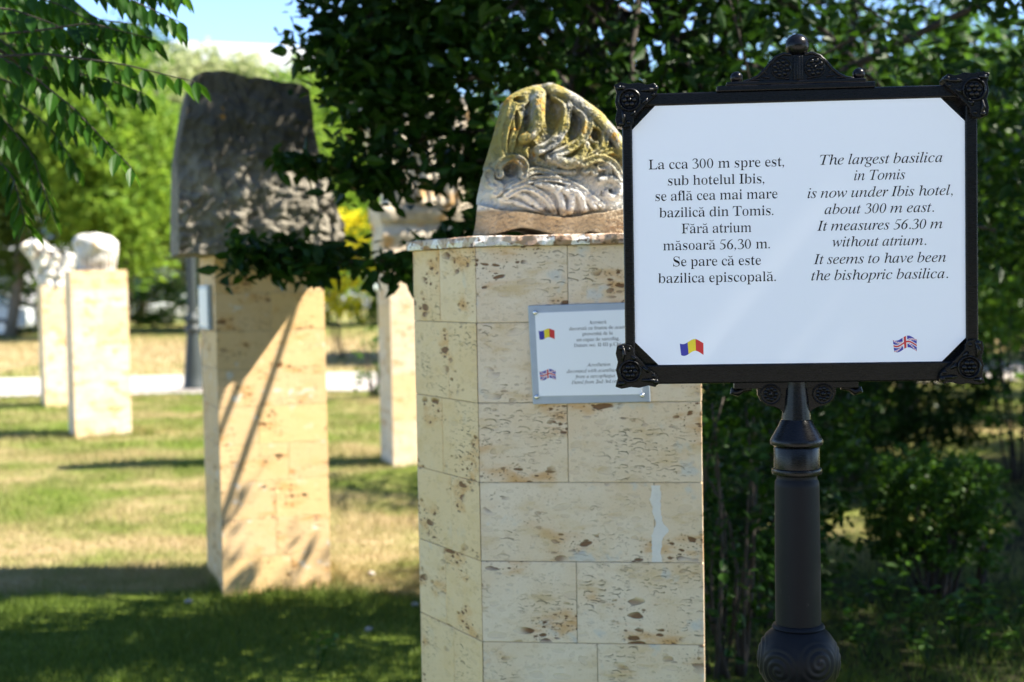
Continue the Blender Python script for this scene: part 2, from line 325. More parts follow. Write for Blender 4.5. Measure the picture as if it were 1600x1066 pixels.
# ------------------------------------------------------------------ ground, path, building
def ground_sheet():
    xs=np.concatenate([np.linspace(-260,-26,14),np.linspace(-24,24,97),np.linspace(26,260,14)])
    ys=np.concatenate([np.linspace(-60,-6,8),np.linspace(-5,40,91),np.linspace(42,420,22)])
    X,Y=np.meshgrid(xs,ys); rng=np.random.default_rng(3)
    Z=rng.normal(0,.006,X.shape)*(np.abs(X)<24)*(Y<40)*(Y>4.5)
    V=np.stack([X,Y,Z],-1).reshape(-1,3); nx=len(xs); i=np.arange(len(ys)-1)[:,None]*nx+np.arange(nx-1)[None]
    F=np.stack([i,i+1,i+nx+1,i+nx],-1).reshape(-1,4)
    tag(np_mesh('lawn',V,F,M['lawn'],smooth=True),kind='structure')
ground_sheet()
def sheet(name,poly,z,mat,thick=.03):
    m=MB(); m.vprism(poly,z-thick,z); return tag(m.build(name,mat),kind='structure')
sheet('path',[(-60,21.6),(-3.0,20.9),(14,20.3),(14,24.3),(-3.0,25.2),(-60,26.2)],.022,M['paving'])
sheet('paved_forecourt',[(-14,-9),(14,-9),(14,.4),(-14,.4)],.03,M['paving'])

def building():
    t=thing('flat_roofed_building','long white flat roofed building with a deep white roof band, far behind the park trees','building',(-23.8,86,0),math.radians(22))
    m=MB(); m.box(-26,16,0.6,14,0,13.9); m.build('wall',M['bwhite'],t)
    m=MB(); m.box(-27,17,-.6,14.5,14.9,16.5); m.build('roof_band',M['bwhite'],t,bevel=.05)
    m=MB(); m.box(-26.4,16.4,0.2,14.2,13.9,14.9); m.build('soffit',M['bgrey'],t)
    for fl in range(4):
        for k in range(14):
            x=-25+k*2.95; z=1.4+fl*3.25
            f=MB(); 
            f.box(x-.08,x+2.18,.48,.598,z-.08,z); f.box(x-.08,x+2.18,.48,.598,z+1.9,z+1.98); f.box(x-.08,x,.48,.598,z,z+1.9); f.box(x+2.1,x+2.18,.48,.598,z,z+1.9); f.box(x+1.02,x+1.08,.5,.598,z,z+1.9)
            w=f.build('window',M['bgrey'],t)
            p=MB(); p.box(x,x+1.02,.55,.597,z,z+1.9); p.box(x+1.08,x+2.1,.55,.597,z,z+1.9); p.build('pane',M['bglass'],w)
building()
def pavilion(x,y,w,h,label):
    t=thing('low_house',label,'house',(x,y,0))
    m=MB(); m.box(0,w,0,5,0,h); m.build('wall',M['bwhite'],t)
    m=MB(); m.box(-.3,w+.3,-.3,5.3,h,h+.25); m.build('roof',M['bgrey'],t)
    n=int(w//2.4)
    for k in range(n):
        f=MB(); f.box(.6+k*2.4,1.7+k*2.4,-.05,-.002,.95,2.2); wdw=f.build('window',M['bgrey'],t)
        p=MB(); p.box(.68+k*2.4,1.62+k*2.4,-.07,-.052,1.03,2.12); p.build('pane',M['bglass'],wdw)
pavilion(-18.5,66,6.5,3.3,'low white house glimpsed between the tree trunks left of the dark carved block')
pavilion(-27.5,64,5.5,3.0,'low white house behind the parked car at the left edge of the photo')

# ------------------------------------------------------------------ vegetation
def unit(v): return v/np.maximum(np.linalg.norm(v,axis=-1,keepdims=True),1e-9)
def leaves_np(pos,axis,nrm,size,width,fold=.25):
    n=len(pos); a=unit(axis); b=unit(np.cross(nrm,a)); c=np.cross(a,b); s=size[:,None]
    w=width; q=fold*width; tpl=((0,0,0),(.16,-.62*w,q*.6),(.42,-w,q),(.74,-.62*w,q*.5-.02),(1,0,-.07),(.74,.62*w,q*.5-.02),(.42,w,q),(.16,.62*w,q*.6))
    V=np.empty((n,8,3),np.float32)
    for k,(x,y,z) in enumerate(tpl): V[:,k]=pos+s*(a*x+b*y+c*z)
    i=np.arange(n)[:,None]*8
    F=np.concatenate([i+np.array([[0,1,2,3,4]]),i+np.array([[0,4,5,6,7]])],0)
    return V.reshape(-1,3),F
def leaf_cloud(centers,n_per,spread,size,rng,droop=.35,width=.26,up=.7):
    c=np.repeat(np.asarray(centers,np.float32),n_per,0); n=len(c)
    sp=np.repeat(np.asarray(spread,np.float32).reshape(-1,1)*np.ones((len(centers),1)),n_per,0)
    pos=c+rng.normal(0,1,(n,3))*sp*np.array([.6,.6,.45])
    ax=rng.normal(0,1,(n,3)); ax[:,2]=ax[:,2]*.6-droop
    nr=rng.normal(0,1,(n,3)); nr[:,2]+=up
    sz=size*rng.uniform(.4,1.4,n)
    return leaves_np(pos,ax,nr,sz,width)
def merge(parts):
    V=[];F=[];b=0
    for v,f in parts: V.append(v); F.append(f+b); b+=len(v)
    return np.concatenate(V),np.concatenate(F)
def fill(ell,dens,rng,keep=None,shell=.0):
    out=[]
    for (c,r) in ell:
        vol=4.19*r[0]*r[1]*r[2]; n=max(3,int(vol*dens))
        d=unit(rng.normal(0,1,(n,3))); q=rng.uniform(shell**3,1,n)[:,None]**(1/3)
        out.append(np.array(c)+d*q*np.array(r))
    o=np.concatenate(out)
    if keep is not None: o=o[keep(o)]
    return o
def limb(m,a,b,r0,r1,rng,sag=.12,n=6):
    a=Vector(a);b=Vector(b);L=(b-a).length; off=Vector(rng.normal(0,1,3))*L*.07
    pts=[];rad=[]
    for i in range(n+1):
        t=i/n; p=a.lerp(b,t)+off*math.sin(PI*t)+Vector((0,0,L*sag*math.sin(PI*t))); pts.append(p); rad.append(r0+(r1-r0)*t)
    m.tube(pts,rad,7)
    return pts
LIGHT_GAPS=((2.2,9.0,0,.75),(5.3,17.0,0,1.1),(2.05,6.9,.72,.28),(3.2,12.5,0,.8))     # openings through which the sun reaches the ground on the right
def tree(name,label,base,top,r0,ell,dens,n_per,spread,lsize,leafm,barkm,seed,group=None,nlimb=14,keep=None,extra=None,width=.26,droop=.35,stems=None,twigs=()):
    rng=np.random.default_rng(seed); bx=Vector(base)
    t=thing(name,label,'tree',base,0,group)
    cl=fill(ell,dens,rng,keep); sd=np.array(sun_dir); ok=np.ones(len(cl),bool)
    for gx0,gy0,gz0,gr in LIGHT_GAPS:
        v=cl-np.array((gx0,gy0,gz0)); ok&=(np.linalg.norm(v-(v@sd)[:,None]*sd,axis=1)>gr)|(cl[:,0]<gx0)
    cl=cl[ok]; sp=np.full(len(cl),spread)*rng.uniform(.6,1.3,len(cl))
    if extra is not None:
        ex,es=extra; cl2=np.concatenate([cl,np.array(ex)]); sp=np.concatenate([sp,np.array(es)])
    else: cl2=cl
    m=MB()
    for st in (stems or [(base,top)]):
        pts=limb(m,st[0],st[1],r0,r0*.45,rng,0,9)
    pts=[p for p in pts if p.z>.35*top[2]]
    order=rng.permutation(len(cl))[:nlimb]
    for k in order:
        s=pts[rng.integers(0,len(pts))]; e=cl[k]; p2=limb(m,s,e,r0*.30,.006,rng,.06,5)
        for j in range(3):
            q=cl[rng.integers(0,len(cl))]
            if np.linalg.norm(q-np.array(p2[3]))<1.2*max(1,r0*12): limb(m,p2[3],q,r0*.11,.004,rng,.04,4)
    for tw in twigs: m.tube(tw,[.014-.010*i/(len(tw)-1) for i in range(len(tw))],6)
    m.v=[tuple(Vector(v)-bx) for v in m.v]
    m.build('trunk',barkm,t,smooth=180)
    V,F=leaf_cloud(cl2,n_per,sp,lsize,rng,droop,width); V=V-np.array(base)
    np_mesh('crown',V,F,leafm,t)
    return t

# the dark tree behind the pedestal and the sign
def branch_clumps(pts,n,r,rng):
    pts=[np.array(P(*p)) for p in pts]; out=[]
    for k in range(n):
        t=rng.uniform(0,1)*(len(pts)-1); i=min(int(t),len(pts)-2); out.append(pts[i]+(pts[i+1]-pts[i])*(t-i)+rng.normal(0,r*.5,3))
    return out
_r=np.random.default_rng(11)
_b=[[(800,330,6.0),(700,385,5.9),(620,405,5.85),(530,410,5.85),(440,404,5.8),(385,402,5.8)],
    [(800,280,6.0),(700,262,5.9),(620,262,5.9),(560,262,5.85),(500,255,5.8)],
    [(760,60,5.9),(660,60,5.9),(590,50,5.8),(545,20,5.8)],[(760,120,5.9),(650,130,5.9),(590,160,5.8),(545,140,5.8)],
    [(790,200,6.0),(690,210,6.0),(620,230,5.9),(585,290,5.9)],
    [(720,0,5.8),(620,-20,5.8),(540,60,5.7),(520,90,5.7)]]
_ex=[];_es=[]
for b,n,r in zip(_b,(34,18,30,30,6,16),(.075,.10,.12,.13,.11,.09)):
    q=branch_clumps(b,n,r,_r); _ex+=q; _es+=[r]*len(q)
q=branch_clumps([(500,255,5.8),(430,246,5.8)],3,.03,_r); _ex+=q; _es+=[.035]*3
def _keep(p):
    px=800+p[:,0]/p[:,1]*FPX; py=439-(p[:,2]-1.59)/p[:,1]*FPX
    sd=np.array(sun_dir); hole=np.zeros(len(p),bool)
    for gx0,gy0,gz0,gr in ((-2.35,6.6,0,.24),(-2.8,6.75,0,.22),(-1.0,7.06,1.86,.40),(-1.38,6.95,1.86,.17),(-1.2,7.3,1.0,.30),(-1.4,7.25,.9,.26),(-1.1,7.35,.75,.24),(-1.0,7.4,1.2,.25)):       # light comes through the crown here
        v=p-np.array((gx0,gy0,gz0)); hole|=(np.linalg.norm(v-(v@sd)[:,None]*sd,axis=1)<gr)&(p[:,0]>-.6)
    thin=(px>1240)&(py<330)&(np.sin(p[:,0]*37+p[:,2]*53)>-.7)
    return ~hole & ~thin & (p[:,1]>3.0) & ~((px<545)&(py>-40)) & ~((px<748)&(py>185)&(py<470)) & ((p[:,1]>4.75)|(p[:,2]>4.0))
tree('dark_tree','big dark leafy tree overhanging the lichened carved stone, with a low branch reaching left',(.45,6.6,0),(.8,6.2,4.0),.075,
     [((1.35,5.85,3.75),(2.0,1.05,1.75)),*[((-.32,7.3,3.9),(.72,.6,.68))]*3,((1.9,7.1,4.3),(.4,.35,.32)),((.25,6.0,2.3),(.68,.62,.68)),((-.2,5.95,2.95),(.62,.6,.62)),*[((.55,4.2,4.75),(.85,.34,.5))]*2,((1.5,6.2,2.25),(1.25,.9,.78))],
     36,44,.17,.068,M['leaf_dark'],M['bark'],21,nlimb=46,keep=_keep,extra=(_ex,_es),
     stems=[((.45,6.6,0),(.75,6.1,4.2)),((.40,6.7,0),(.15,6.2,3.4)),((.50,6.5,0),(.72,6.3,3.2))],
     twigs=[[P(*p) for p in b] for b in _b])

# trees to the right: they close the view behind the sign and throw the shade
def simple_tree(name,label,x,y,h,rx,rz,seed,mat,barkm='bark',dens=9,n_per=34,ls=.12,spread=.34,r0=.12,group=None,ry=None,nl=16):
    rng=np.random.default_rng(seed); zc=h-rz
    ell=[((x,y,zc),(rx,ry or rx,rz))]
    for k in range(3):
        a=rng.uniform(0,2*PI); ell.append(((x+math.cos(a)*rx*.6,y+math.sin(a)*(ry or rx)*.6,zc+rng.uniform(-.5,.4)*rz),(rx*.55,(ry or rx)*.55,rz*.5)))
    return tree(name,label,(x,y,0),(x+rng.uniform(-.3,.3),y,zc+rz*.5),r0,ell,dens,n_per,spread,ls,M[mat],M[barkm],seed,group,nl)
simple_tree('shade_tree','leafy tree beyond the right edge of the photo that shades the white sign',3.3,1.72,5.3,1.35,1.5,31,'leaf_dark',ry=1.15,dens=34,ls=.08)
simple_tree('shade_tree','tall dark tree at the right edge, next behind the trimmed shrub',4.6,6.8,5.5,2.0,2.2,32,'leaf_dark',dens=12,ls=.09,spread=.26)
simple_tree('shade_tree','dark tree behind the sign post with a crown down to head height',2.5,10.6,5.0,1.3,1.9,33,'leaf_dark',dens=5,ls=.10,spread=.28,r0=.06)
simple_tree('shade_tree','broad tree seen above the top right corner ornament of the sign',5.6,11.5,4.3,2.1,1.8,34,'leaf_mid')
simple_tree('shade_tree','tree whose low crown fills the gap between sign and stone pedestal far back',4.2,15.0,4.4,2.0,1.9,35,'leaf_mid')
simple_tree('shade_tree','bright leaved tree at the far right, standing over the sunlit lawn patch',7.4,16.5,4.6,2.3,2.0,36,'leaf_sun',ls=.15)
simple_tree('shade_tree','tree out of frame on the right throwing shade on the shrubs',7.4,9.0,8.0,2.3,3.0,37,'leaf_dark')
simple_tree('shade_tree','far tree behind the right half of the sign, mid green',6.0,24.0,5.6,2.8,2.5,38,'leaf_mid',ls=.2,spread=.5,dens=5)
simple_tree('shade_tree','far tree at the right behind the others, olive green',11.0,25.0,6.0,3.0,2.7,39,'leaf_far',ls=.2,spread=.5,dens=5)
simple_tree('shade_tree','far dark tree hidden behind the lichened carved stone',1.6,30.0,6.6,3.0,3.0,40,'leaf_mid',ls=.22,spread=.5,dens=5)

for k,(x,y,h) in enumerate([(-9,-14,5.5),(-4.2,-16,6.0),(.8,-15,5.2),(5.5,-14,6.0),(10.5,-13,5.5)]):  # unseen trees, added to cut sky light and darken reflections in the black paint
    simple_tree('shade_tree','unseen tree added behind the viewpoint, '+('far left','left','middle','right','far right')[k]+' of five, cutting the sky light from behind the camera',x,y,h,2.6,h*.46,45+k,'leaf_mid',ls=.24,spread=.5,dens=4)

# park trees beyond the path, sunlit
rows=[ # x, y, height, rx, rz, material, leaf, label
 (-20.5,50,10.5,3.6,4.2,'leaf_far','olive green park tree behind the tips of the hanging pinnate leaves'),
 (-16.6,47,11.6,2.7,5.0,'leaf_far','slender olive park tree rising above the two far capitals'),
 (-12.4,45,9.0,2.3,3.6,'leaf_sun','bright green park tree with a dark leaning trunk, left of the dark carved block'),
 (-10.4,52,10.3,3.2,4.4,'blossom','park tree flecked with cream blossom rising above the dark carved block'),
 (-7.1,49,8.9,2.4,3.9,'leaf_sun','yellow green park tree right of the dark carved block'),
 (-3.6,54,9.5,3.0,3.8,'leaf_sun','yellow green park tree behind the arch fragment'),
 (-25.0,54,10.0,3.5,4.0,'leaf_far','olive green park tree at the left edge of the photo'),
 (-15.2,58,12.2,3.2,5.0,'leaf_mid','darker green park tree filling the gap behind the leaning trunk')]
for k,(x,y,h,rx,rz,mt,lb) in enumerate(rows):
    simple_tree('park_tree',lb,x,y,h,rx,rz,60+k,mt,'bark_light' if k!=2 else 'bark',dens=3.2,n_per=40,ls=.27,spread=.62,r0=.2,group='sunlit park trees beyond the path')

def shrub(name,label,x,y,w,h,seed,mat,ls=.045,z0=.0,dens=160,n_per=12,stems=9,box=False,group=None,spread=.07,d=None,barkm='bark'):
    rng=np.random.default_rng(seed); t=thing(name,label,'shrub',(x,y,0),0,group); d=d or w
    n=int(w*d*(h-z0)*dens*(1 if box else .6))
    if box:
        q=rng.uniform(-1,1,(n,3)); c=q*np.array([w/2,d/2,(h-z0)/2]); c*= (1-.12*np.abs(q[:,[2,2,2]])**4)
        c[:,2]+=(h+z0)/2+rng.normal(0,.02,n)
    else:
        c=unit(rng.normal(0,1,(n,3)))*rng.uniform(.15,1,(n,1))**(1/3)*np.array([w/2,d/2,(h-z0)/2]); c[:,2]+=(h+z0)/2
    V,F=leaf_cloud(c,n_per,np.full(n,spread),ls,rng,.1,.30); V[:,2]=np.maximum(V[:,2],.01); np_mesh('foliage',V,F,M[mat],t)
    m=MB()
    for k in range(stems):
        a=rng.uniform(0,2*PI); r=rng.uniform(.02,.10)*w
        e=(math.cos(a)*w*.38*rng.uniform(.3,1),math.sin(a)*d*.38*rng.uniform(.3,1),z0+(h-z0)*rng.uniform(.4,.85))
        limb(m,(math.cos(a)*r*1.5,math.sin(a)*r*1.5,0),e,.011,.004,rng,.02,5)
    m.build('stem',M[barkm],t,smooth=180)
    return t
def gx(px,Y,py=800): return P(px,py,Y).x
shrub('clipped_shrub','clipped round topped shrub on bare dark stems, right of the sign post',gx(1462,6.9),6.95,.60,.72,71,'leaf_shrub',z0=.16,stems=16,dens=3600,n_per=16,spread=.028,box=True,ls=.028)
shrub('leafy_shrub','low side sprig of leaves at the right foot of the clipped shrub',gx(1535,7.0),7.05,.26,.48,72,'leaf_shrub',z0=.12,stems=5,ls=.036,dens=900)
shrub('leafy_shrub','bright green rounded shrub at the right edge of the photo above the clipped one',gx(1600,10.5),10.6,1.0,1.55,73,'leaf_mid',z0=.3,stems=9,ls=.06,dens=70,spread=.1)
for k,(px,Y,w,h,lb) in enumerate([(1135,5.6,.55,1.35,'dark tall shrub of thin stems squeezed between stone pedestal and sign post'),(1200,6.4,.9,1.45,'dark shrub of many upright stems right behind the sign post'),
    (1330,10.6,.8,1.35,'dark loose shrub between the sign post and the clipped shrub, under the panel'),(1120,7.4,.9,1.3,'dark shrub in deep shade behind the right edge of the stone pedestal'),(1420,11.5,1.5,1.3,'dark shrub in the shade behind the lower right corner of the sign'),(1255,9.8,1.1,1.3,'dark shrub behind the post, beyond the small sunlit lawn patch')]):
    shrub('tall_shrub',lb,gx(px,Y),Y,w,h,80+k,'leaf_dark',ls=.05,z0=.06,stems=10,dens=430,n_per=12,spread=.08)
shrub('round_shrub','small round green shrub at the path edge beside the pale far pillar',gx(590,19.6),19.6,.62,1.0,90,'leaf_mid',ls=.07,dens=120)
shrub('golden_shrub','golden yellow shrub seen right of the tall pedestal under the dark block',gx(532,30,430),30,1.5,3.2,91,'leaf_yellow',z0=.75,ls=.16,dens=9,n_per=30,spread=.24,stems=8)
for k,(x,y,w,h,mt,lb) in enumerate([(-20,52,8,2.2,'leaf_mid','dark green hedge under the park trees left of the two far pedestals'),(-12.5,56,8,2.0,'leaf_mid','dark green hedge behind the leaning trunk and the lamp post'),(-5.5,55,7,2.6,'leaf_sun','light green hedge right of the tall pedestal under the dark block'),
     (4,34,8,2.6,'leaf_mid','hedge in half shade far behind the sign post'),(12,30,8,2.4,'leaf_far','straw coloured olive hedge at the far right')]):
    shrub('hedge',lb,x,y,w,h,95+k,mt,ls=.2,dens=5,n_per=30,spread=.3,stems=14,box=True,d=2.0,group='hedges at the far edge of the lawn')

# seedlings in the shade in front
def seedling(x,y,h,seed,label,grp='leafy seedlings in the shaded grass'):
    rng=np.random.default_rng(seed); t=thing('seedling',label,'plant',(x,y,0),0,grp); m=MB(); pos=[];ax=[]
    for k in range(rng.integers(3,6)):
        a=rng.uniform(0,2*PI); tip=Vector((math.cos(a)*h*.45,math.sin(a)*h*.45,h*rng.uniform(.6,1)))
        pts=[Vector((0,0,0)).lerp(tip,i/5)+Vector((0,0,h*.12*math.sin(PI*i/5))) for i in range(6)]; m.tube(pts,[.004-.0005*i for i in range(6)],5)
        for i in range(2,6):
            for s in (0,1): pos.append(pts[i]); b=rng.uniform(0,2*PI); ax.append((math.cos(b),math.sin(b),rng.uniform(-.2,.5)))
    m.build('stem',M['leaf_dark'],t)
    n=len(pos); nr=rng.normal(0,.4,(n,3)); nr[:,2]+=1
    V,F=leaves_np(np.array(pos,dtype=np.float32),np.array(ax),nr,h*.23*rng.uniform(.7,1.2,n),.30); np_mesh('foliage',V,F,M['leaf_shrub'],t)
for k,(px,Y,h,lb) in enumerate([(495,5.75,.20,'broad leaved seedling at the bottom edge left of the stone pedestal'),(1350,5.7,.22,'seedling low at the bottom edge, right of the ball on the post'),(1500,5.9,.30,'tallest seedling in the bottom right corner, with pale leaf tips'),
   (1580,6.1,.34,'seedling at the very right edge below the clipped shrub'),(1420,6.0,.24,'seedling directly below the stems of the clipped shrub'),(1325,6.3,.26,'seedling right behind the ball on the post'),(1545,5.7,.22,'short seedling near the bottom right corner'),
   (1130,5.9,.25,'seedling between the stone pedestal and the ball on the post'),(1450,5.65,.20,'small seedling at the bottom edge under the clipped shrub'),(1390,6.5,.28,'seedling left of the clipped shrub stems'),(1600,5.8,.26,'seedling cut by the right edge of the photo')]):
    seedling(gx(px,Y,1000),Y,h,120+k,lb)

# the tree at the left with long pinnate leaves
def pinnate_tree():
    rng=np.random.default_rng(5); base=Vector((-3.3,4.7,0)); t=thing('pinnate_leaved_tree','tree hanging long pinnate leaves into the top left corner of the photo','tree',base)
    m=MB(); limb(m,base,(-3.0,4.6,3.6),.10,.05,rng,0,8); V=[];F=[];nb=0; P0=[];A0=[];N0=[];S0=[]
    fronds=[]
    for pts in ([(90,-60,4.2),(150,-30,4.2),(215,5,4.2),(280,34,4.2)],[(-20,55,4.3),(60,48,4.25),(140,36,4.25),(235,60,4.2)],[(-30,90,4.3),(70,84,4.2),(190,100,4.15),(305,128,4.1)],
        [(-40,70,4.2),(40,110,4.2),(110,165,4.15),(205,262,4.1)],[(30,100,4.35),(110,112,4.35),(180,128,4.3),(228,148,4.3)],[(-60,150,4.4),(0,180,4.4),(50,240,4.35),(80,330,4.3)],
        [(-60,40,4.5),(0,60,4.5),(60,120,4.45),(110,200,4.4)],[(-40,-20,4.4),(40,-10,4.4),(100,10,4.4),(160,45,4.3)],[(-60,10,4.3),(20,15,4.3),(90,40,4.3),(150,85,4.25)],[(150,-70,4.3),(200,-40,4.3),(240,-20,4.25),(285,-10,4.2)],
        [(-70,200,4.3),(-30,225,4.3),(20,275,4.25),(40,350,4.2)],
        [(-60,60,4.9),(20,70,4.9),(100,75,4.8),(190,110,4.8)],[(-60,-30,4.9),(40,10,4.9),(120,50,4.8),(200,70,4.8)],[(-60,130,4.9),(10,150,4.9),(70,190,4.8),(120,260,4.8)],[(-60,20,5.1),(30,40,5.1),(110,90,5.0),(170,170,5.0)],[(20,-60,4.5),(90,-20,4.5),(150,30,4.5),(225,40,4.5)],[(-70,170,5.0),(-10,200,5.0),(30,240,5.0),(60,300,5.0)],[(-60,100,4.7),(20,130,4.7),(90,150,4.6),(150,215,4.6)]):
        fronds.append([P(*p) for p in pts])
    for k in range(230):
        o=Vector((rng.uniform(-4.8,-2.5),rng.uniform(3.0,6.3),rng.uniform(2.95,4.6))); a=rng.uniform(0,2*PI); L=rng.uniform(.4,.7)
        e=o+Vector((math.cos(a)*L,math.sin(a)*L,-.12)); fronds.append([o,o.lerp(e,.33)+Vector((0,0,.05)),o.lerp(e,.66)+Vector((0,0,.05)),e])
    for q in fronds:
        n=13; pts=[]
        for i in range(n+1):
            s=i/n*(len(q)-1); k=min(int(s),len(q)-2); pts.append(q[k].lerp(q[k+1],s-k))
        m.tube(pts,[.0045-.003*i/n for i in range(n+1)],5)
        L=(q[-1]-q[0]).length
        for i in range(2,n+1):
            tdir=(pts[i]-pts[i-1]).normalized(); side=tdir.cross(Vector((0,0,1))).normalized()
            for s in (-1,1):
                P0.append(pts[i]); d=side*s*rng.uniform(.45,.8)+tdir*rng.uniform(.25,.5)+Vector((0,0,-rng.uniform(.45,1.2))); A0.append(d)
                N0.append(Vector((0,0,1))+side*s*.5+Vector(rng.normal(0,.25,3))); S0.append(.098*rng.uniform(.8,1.15)*(1-.35*abs(i/n-.45)))
    for q in fronds[:18]: limb(m,(-3.05,4.6,rng.uniform(2.4,3.5)),q[0],.018,.005,rng,.05,5)
    m.v=[tuple(Vector(v)-base) for v in m.v]; m.build('trunk',M['bark'],t,smooth=180)
    Vv,Ff=leaves_np(np.array(P0,dtype=np.float32)-np.array(base),np.array(A0),np.array(N0),np.array(S0),.19,.2)
    np_mesh('crown',Vv,Ff,M['leaf_ail'],t)
pinnate_tree()

# grass blades
def grass():
    rng=np.random.default_rng(8)
    def block(n,y0,y1,h0,h1,w):
        u=rng.uniform(0,1,n); y=np.sqrt(y0*y0+u*(y1*y1-y0*y0)); x=rng.uniform(-.47,.47,n)*y
        p=np.stack([x,y,np.zeros(n)],-1); a=rng.uniform(0,2*PI,n); h=rng.uniform(h0,h1,n)*(.7+.6*(np.sin(x*3.1+np.cos(y*2.3)*2)*.5+.5))
        d=np.stack([np.cos(a),np.sin(a),np.zeros(n)],-1); l=rng.uniform(.1,.9,n)[:,None]*h[:,None]; b=rng.uniform(0,2*PI,n); ld=np.stack([np.cos(b),np.sin(b),np.zeros(n)],-1)
        tip=p+ld*l; tip[:,2]=h
        ed=x+.5*np.sin(y*2.1)+.3*np.sin(x*5+y*3); sparse=(ed>.7)&(y<12.5)&~(((x-2.25)*.9)**2+(y-9)**2<.5); k=~sparse|(rng.uniform(0,1,n)<.40); p,d,tip=p[k],d[k],tip[k]; n=len(p)
        V=np.stack([p-d*w,p+d*w,tip],1).reshape(-1,3); return V,np.arange(3*n).reshape(-1,3)
    def ring(cx,cy,a,w,d,n):
        s=rng.uniform(-.5,.5,n); side=rng.integers(0,4,n); o=.5+rng.exponential(.035,n); X=np.where(side==0,s*w,np.where(side==1,s*w,np.where(side==2,(o*w),-o*w))); Y=np.where(side==0,-o*d,np.where(side==1,o*d,s*d))
        p=np.stack([cx+X*math.cos(a)-Y*math.sin(a),cy+X*math.sin(a)+Y*math.cos(a),np.zeros(n)],-1); h=rng.uniform(.03,.10,n); b=rng.uniform(0,2*PI,n); ld=np.stack([np.cos(b),np.sin(b),np.zeros(n)],-1); b2=rng.uniform(0,2*PI,n); dd=np.stack([np.cos(b2),np.sin(b2),np.zeros(n)],-1)*.003
        tip=p+ld*(rng.uniform(.1,.7,n)*h)[:,None]; tip[:,2]=h; return np.stack([p-dd,p+dd,tip],1).reshape(-1,3),np.arange(3*n).reshape(-1,3)
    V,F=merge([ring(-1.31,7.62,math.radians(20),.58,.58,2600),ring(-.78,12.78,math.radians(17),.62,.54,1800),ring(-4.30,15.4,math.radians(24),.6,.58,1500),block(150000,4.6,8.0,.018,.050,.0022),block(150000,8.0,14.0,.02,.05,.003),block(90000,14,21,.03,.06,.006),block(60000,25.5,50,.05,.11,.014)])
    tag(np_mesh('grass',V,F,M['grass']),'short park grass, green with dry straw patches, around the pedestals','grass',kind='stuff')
grass()
